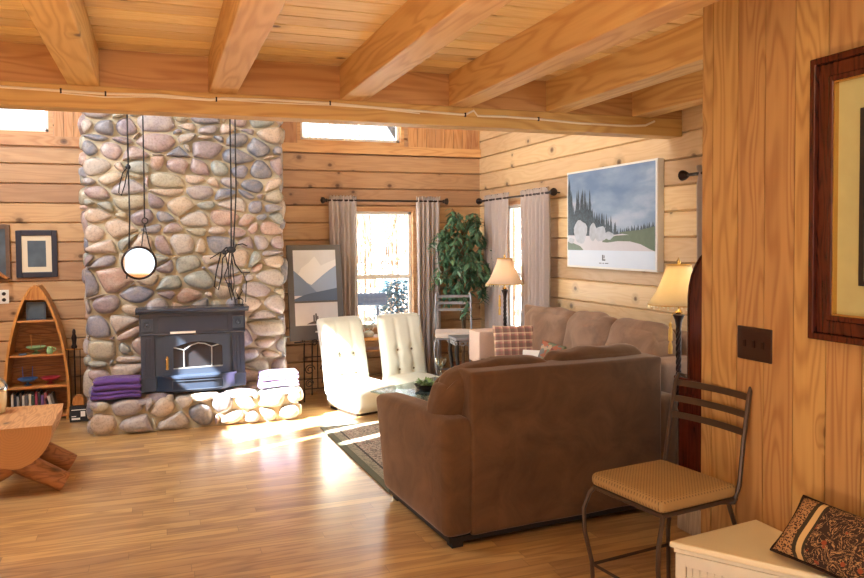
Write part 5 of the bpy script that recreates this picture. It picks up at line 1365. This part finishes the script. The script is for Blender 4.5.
# ------------------------------------------------------------------ outdoors
mb = MB(); mb.box((-30, YB+.15, -.6), (40, 60, -.5)); mb.box((XR+.15, -20, -.6), (40, YB+.15, -.5)); o = struct(mb.build('ground', 'snow', smooth=False))
def thicket(name, label, x0, x1, y0, y1, z0, z1, n, size, seed):
    rl = random.Random(seed); mb = MB()
    for k in range(n):
        p = (rl.uniform(x0, x1), rl.uniform(y0, y1), rl.uniform(z0, z1)); d = (rl.uniform(-1, 1), rl.uniform(-1, 1), rl.uniform(-1, .6))
        leaf(mb, p, d, (rl.uniform(-1, 1), rl.uniform(-1, 1), 1), size*rl.uniform(.6, 1.3), size*.25, 0)
    for k in range(n//40):
        x, y = rl.uniform(x0, x1), rl.uniform(y0, y1); h = rl.uniform(z0+.5, z1)
        mb.tube([(x, y, -.5), (x+rl.uniform(-.3, .3), y, h*.5), (x+rl.uniform(-.6, .6), y, h)], [.02, .014, .006], 5, 1)
    o = mb.build(name, ['twig', 'bark'], smooth=False); tag(o, label, 'shrubs', kind='stuff')
thicket('leafy_thicket', 'sparse dry-leaved thicket outside the back windows', 2.0, 5.8, 11.5, 14.5, -.3, 4.6, 4200, .10, 31)
thicket('leafy_thicket', 'sparse dry-leaved thicket outside the side window', 7.5, 9.5, 13., 18., -.3, 4.0, 2600, .10, 32)
spz = thing('blue_spruce', 'blue-green spruce outside the lower right part of the back window', 'tree', (2.93, 9.4, -.5))
mb = MB(); mb.tube([(0, 0, 0), (0, 0, 1.55)], [.04, .01], 8); mb.build('trunk', 'bark', spz)
mb = MB(); rl = random.Random(4)
for k in range(3200):
    z = rl.uniform(.05, 1.50); r_ = .46*(1-(z/1.62))**.45*rl.uniform(.5, 1); a = rl.uniform(0, 2*PI)
    leaf(mb, (r_*math.cos(a), r_*math.sin(a), z), (math.cos(a), math.sin(a), rl.uniform(-.3, .4)), (0, 0, 1), .10, .022)
mb.build('needles', 'spruce', spz, smooth=False)
ob = thing('outdoor_log_bench', 'grey-blue round log bench on thin legs outside the back window', 'bench', (2.5, 8.9, -.5))
mb = MB(); mb.tube([(-.75, 0, 1.29), (.12, 0, 1.29)], .078, 20); mb.build('log_seat', 'outbar', ob, ang=50)
for (a, b) in ((-.32, -.1), (-.32, -.55), (.02, .04), (.02, .12)):
    mb = MB(); mb.tube([(a, 0, 1.24), (b, .05, 0)], .018, 8); mb.build('leg', 'outbar', ob)
# roof overhang seen through the clerestory
mb = MB(); mb.prism([(2.35, 2.40), (4.3, 2.40), (4.3, 4.2), (1.55, 3.25)], YB+.35, YB+1.1, (0, 2, 1)); mb = MB()
mb.prism([(2.12, 3.02), (2.52, 2.42), (4.2, 2.42), (4.2, 3.5), (2.3, 3.5)], YB+.34, YB+.42, (0, 2, 1)); o = struct(mb.build('trim_15', 'eave', smooth=False))
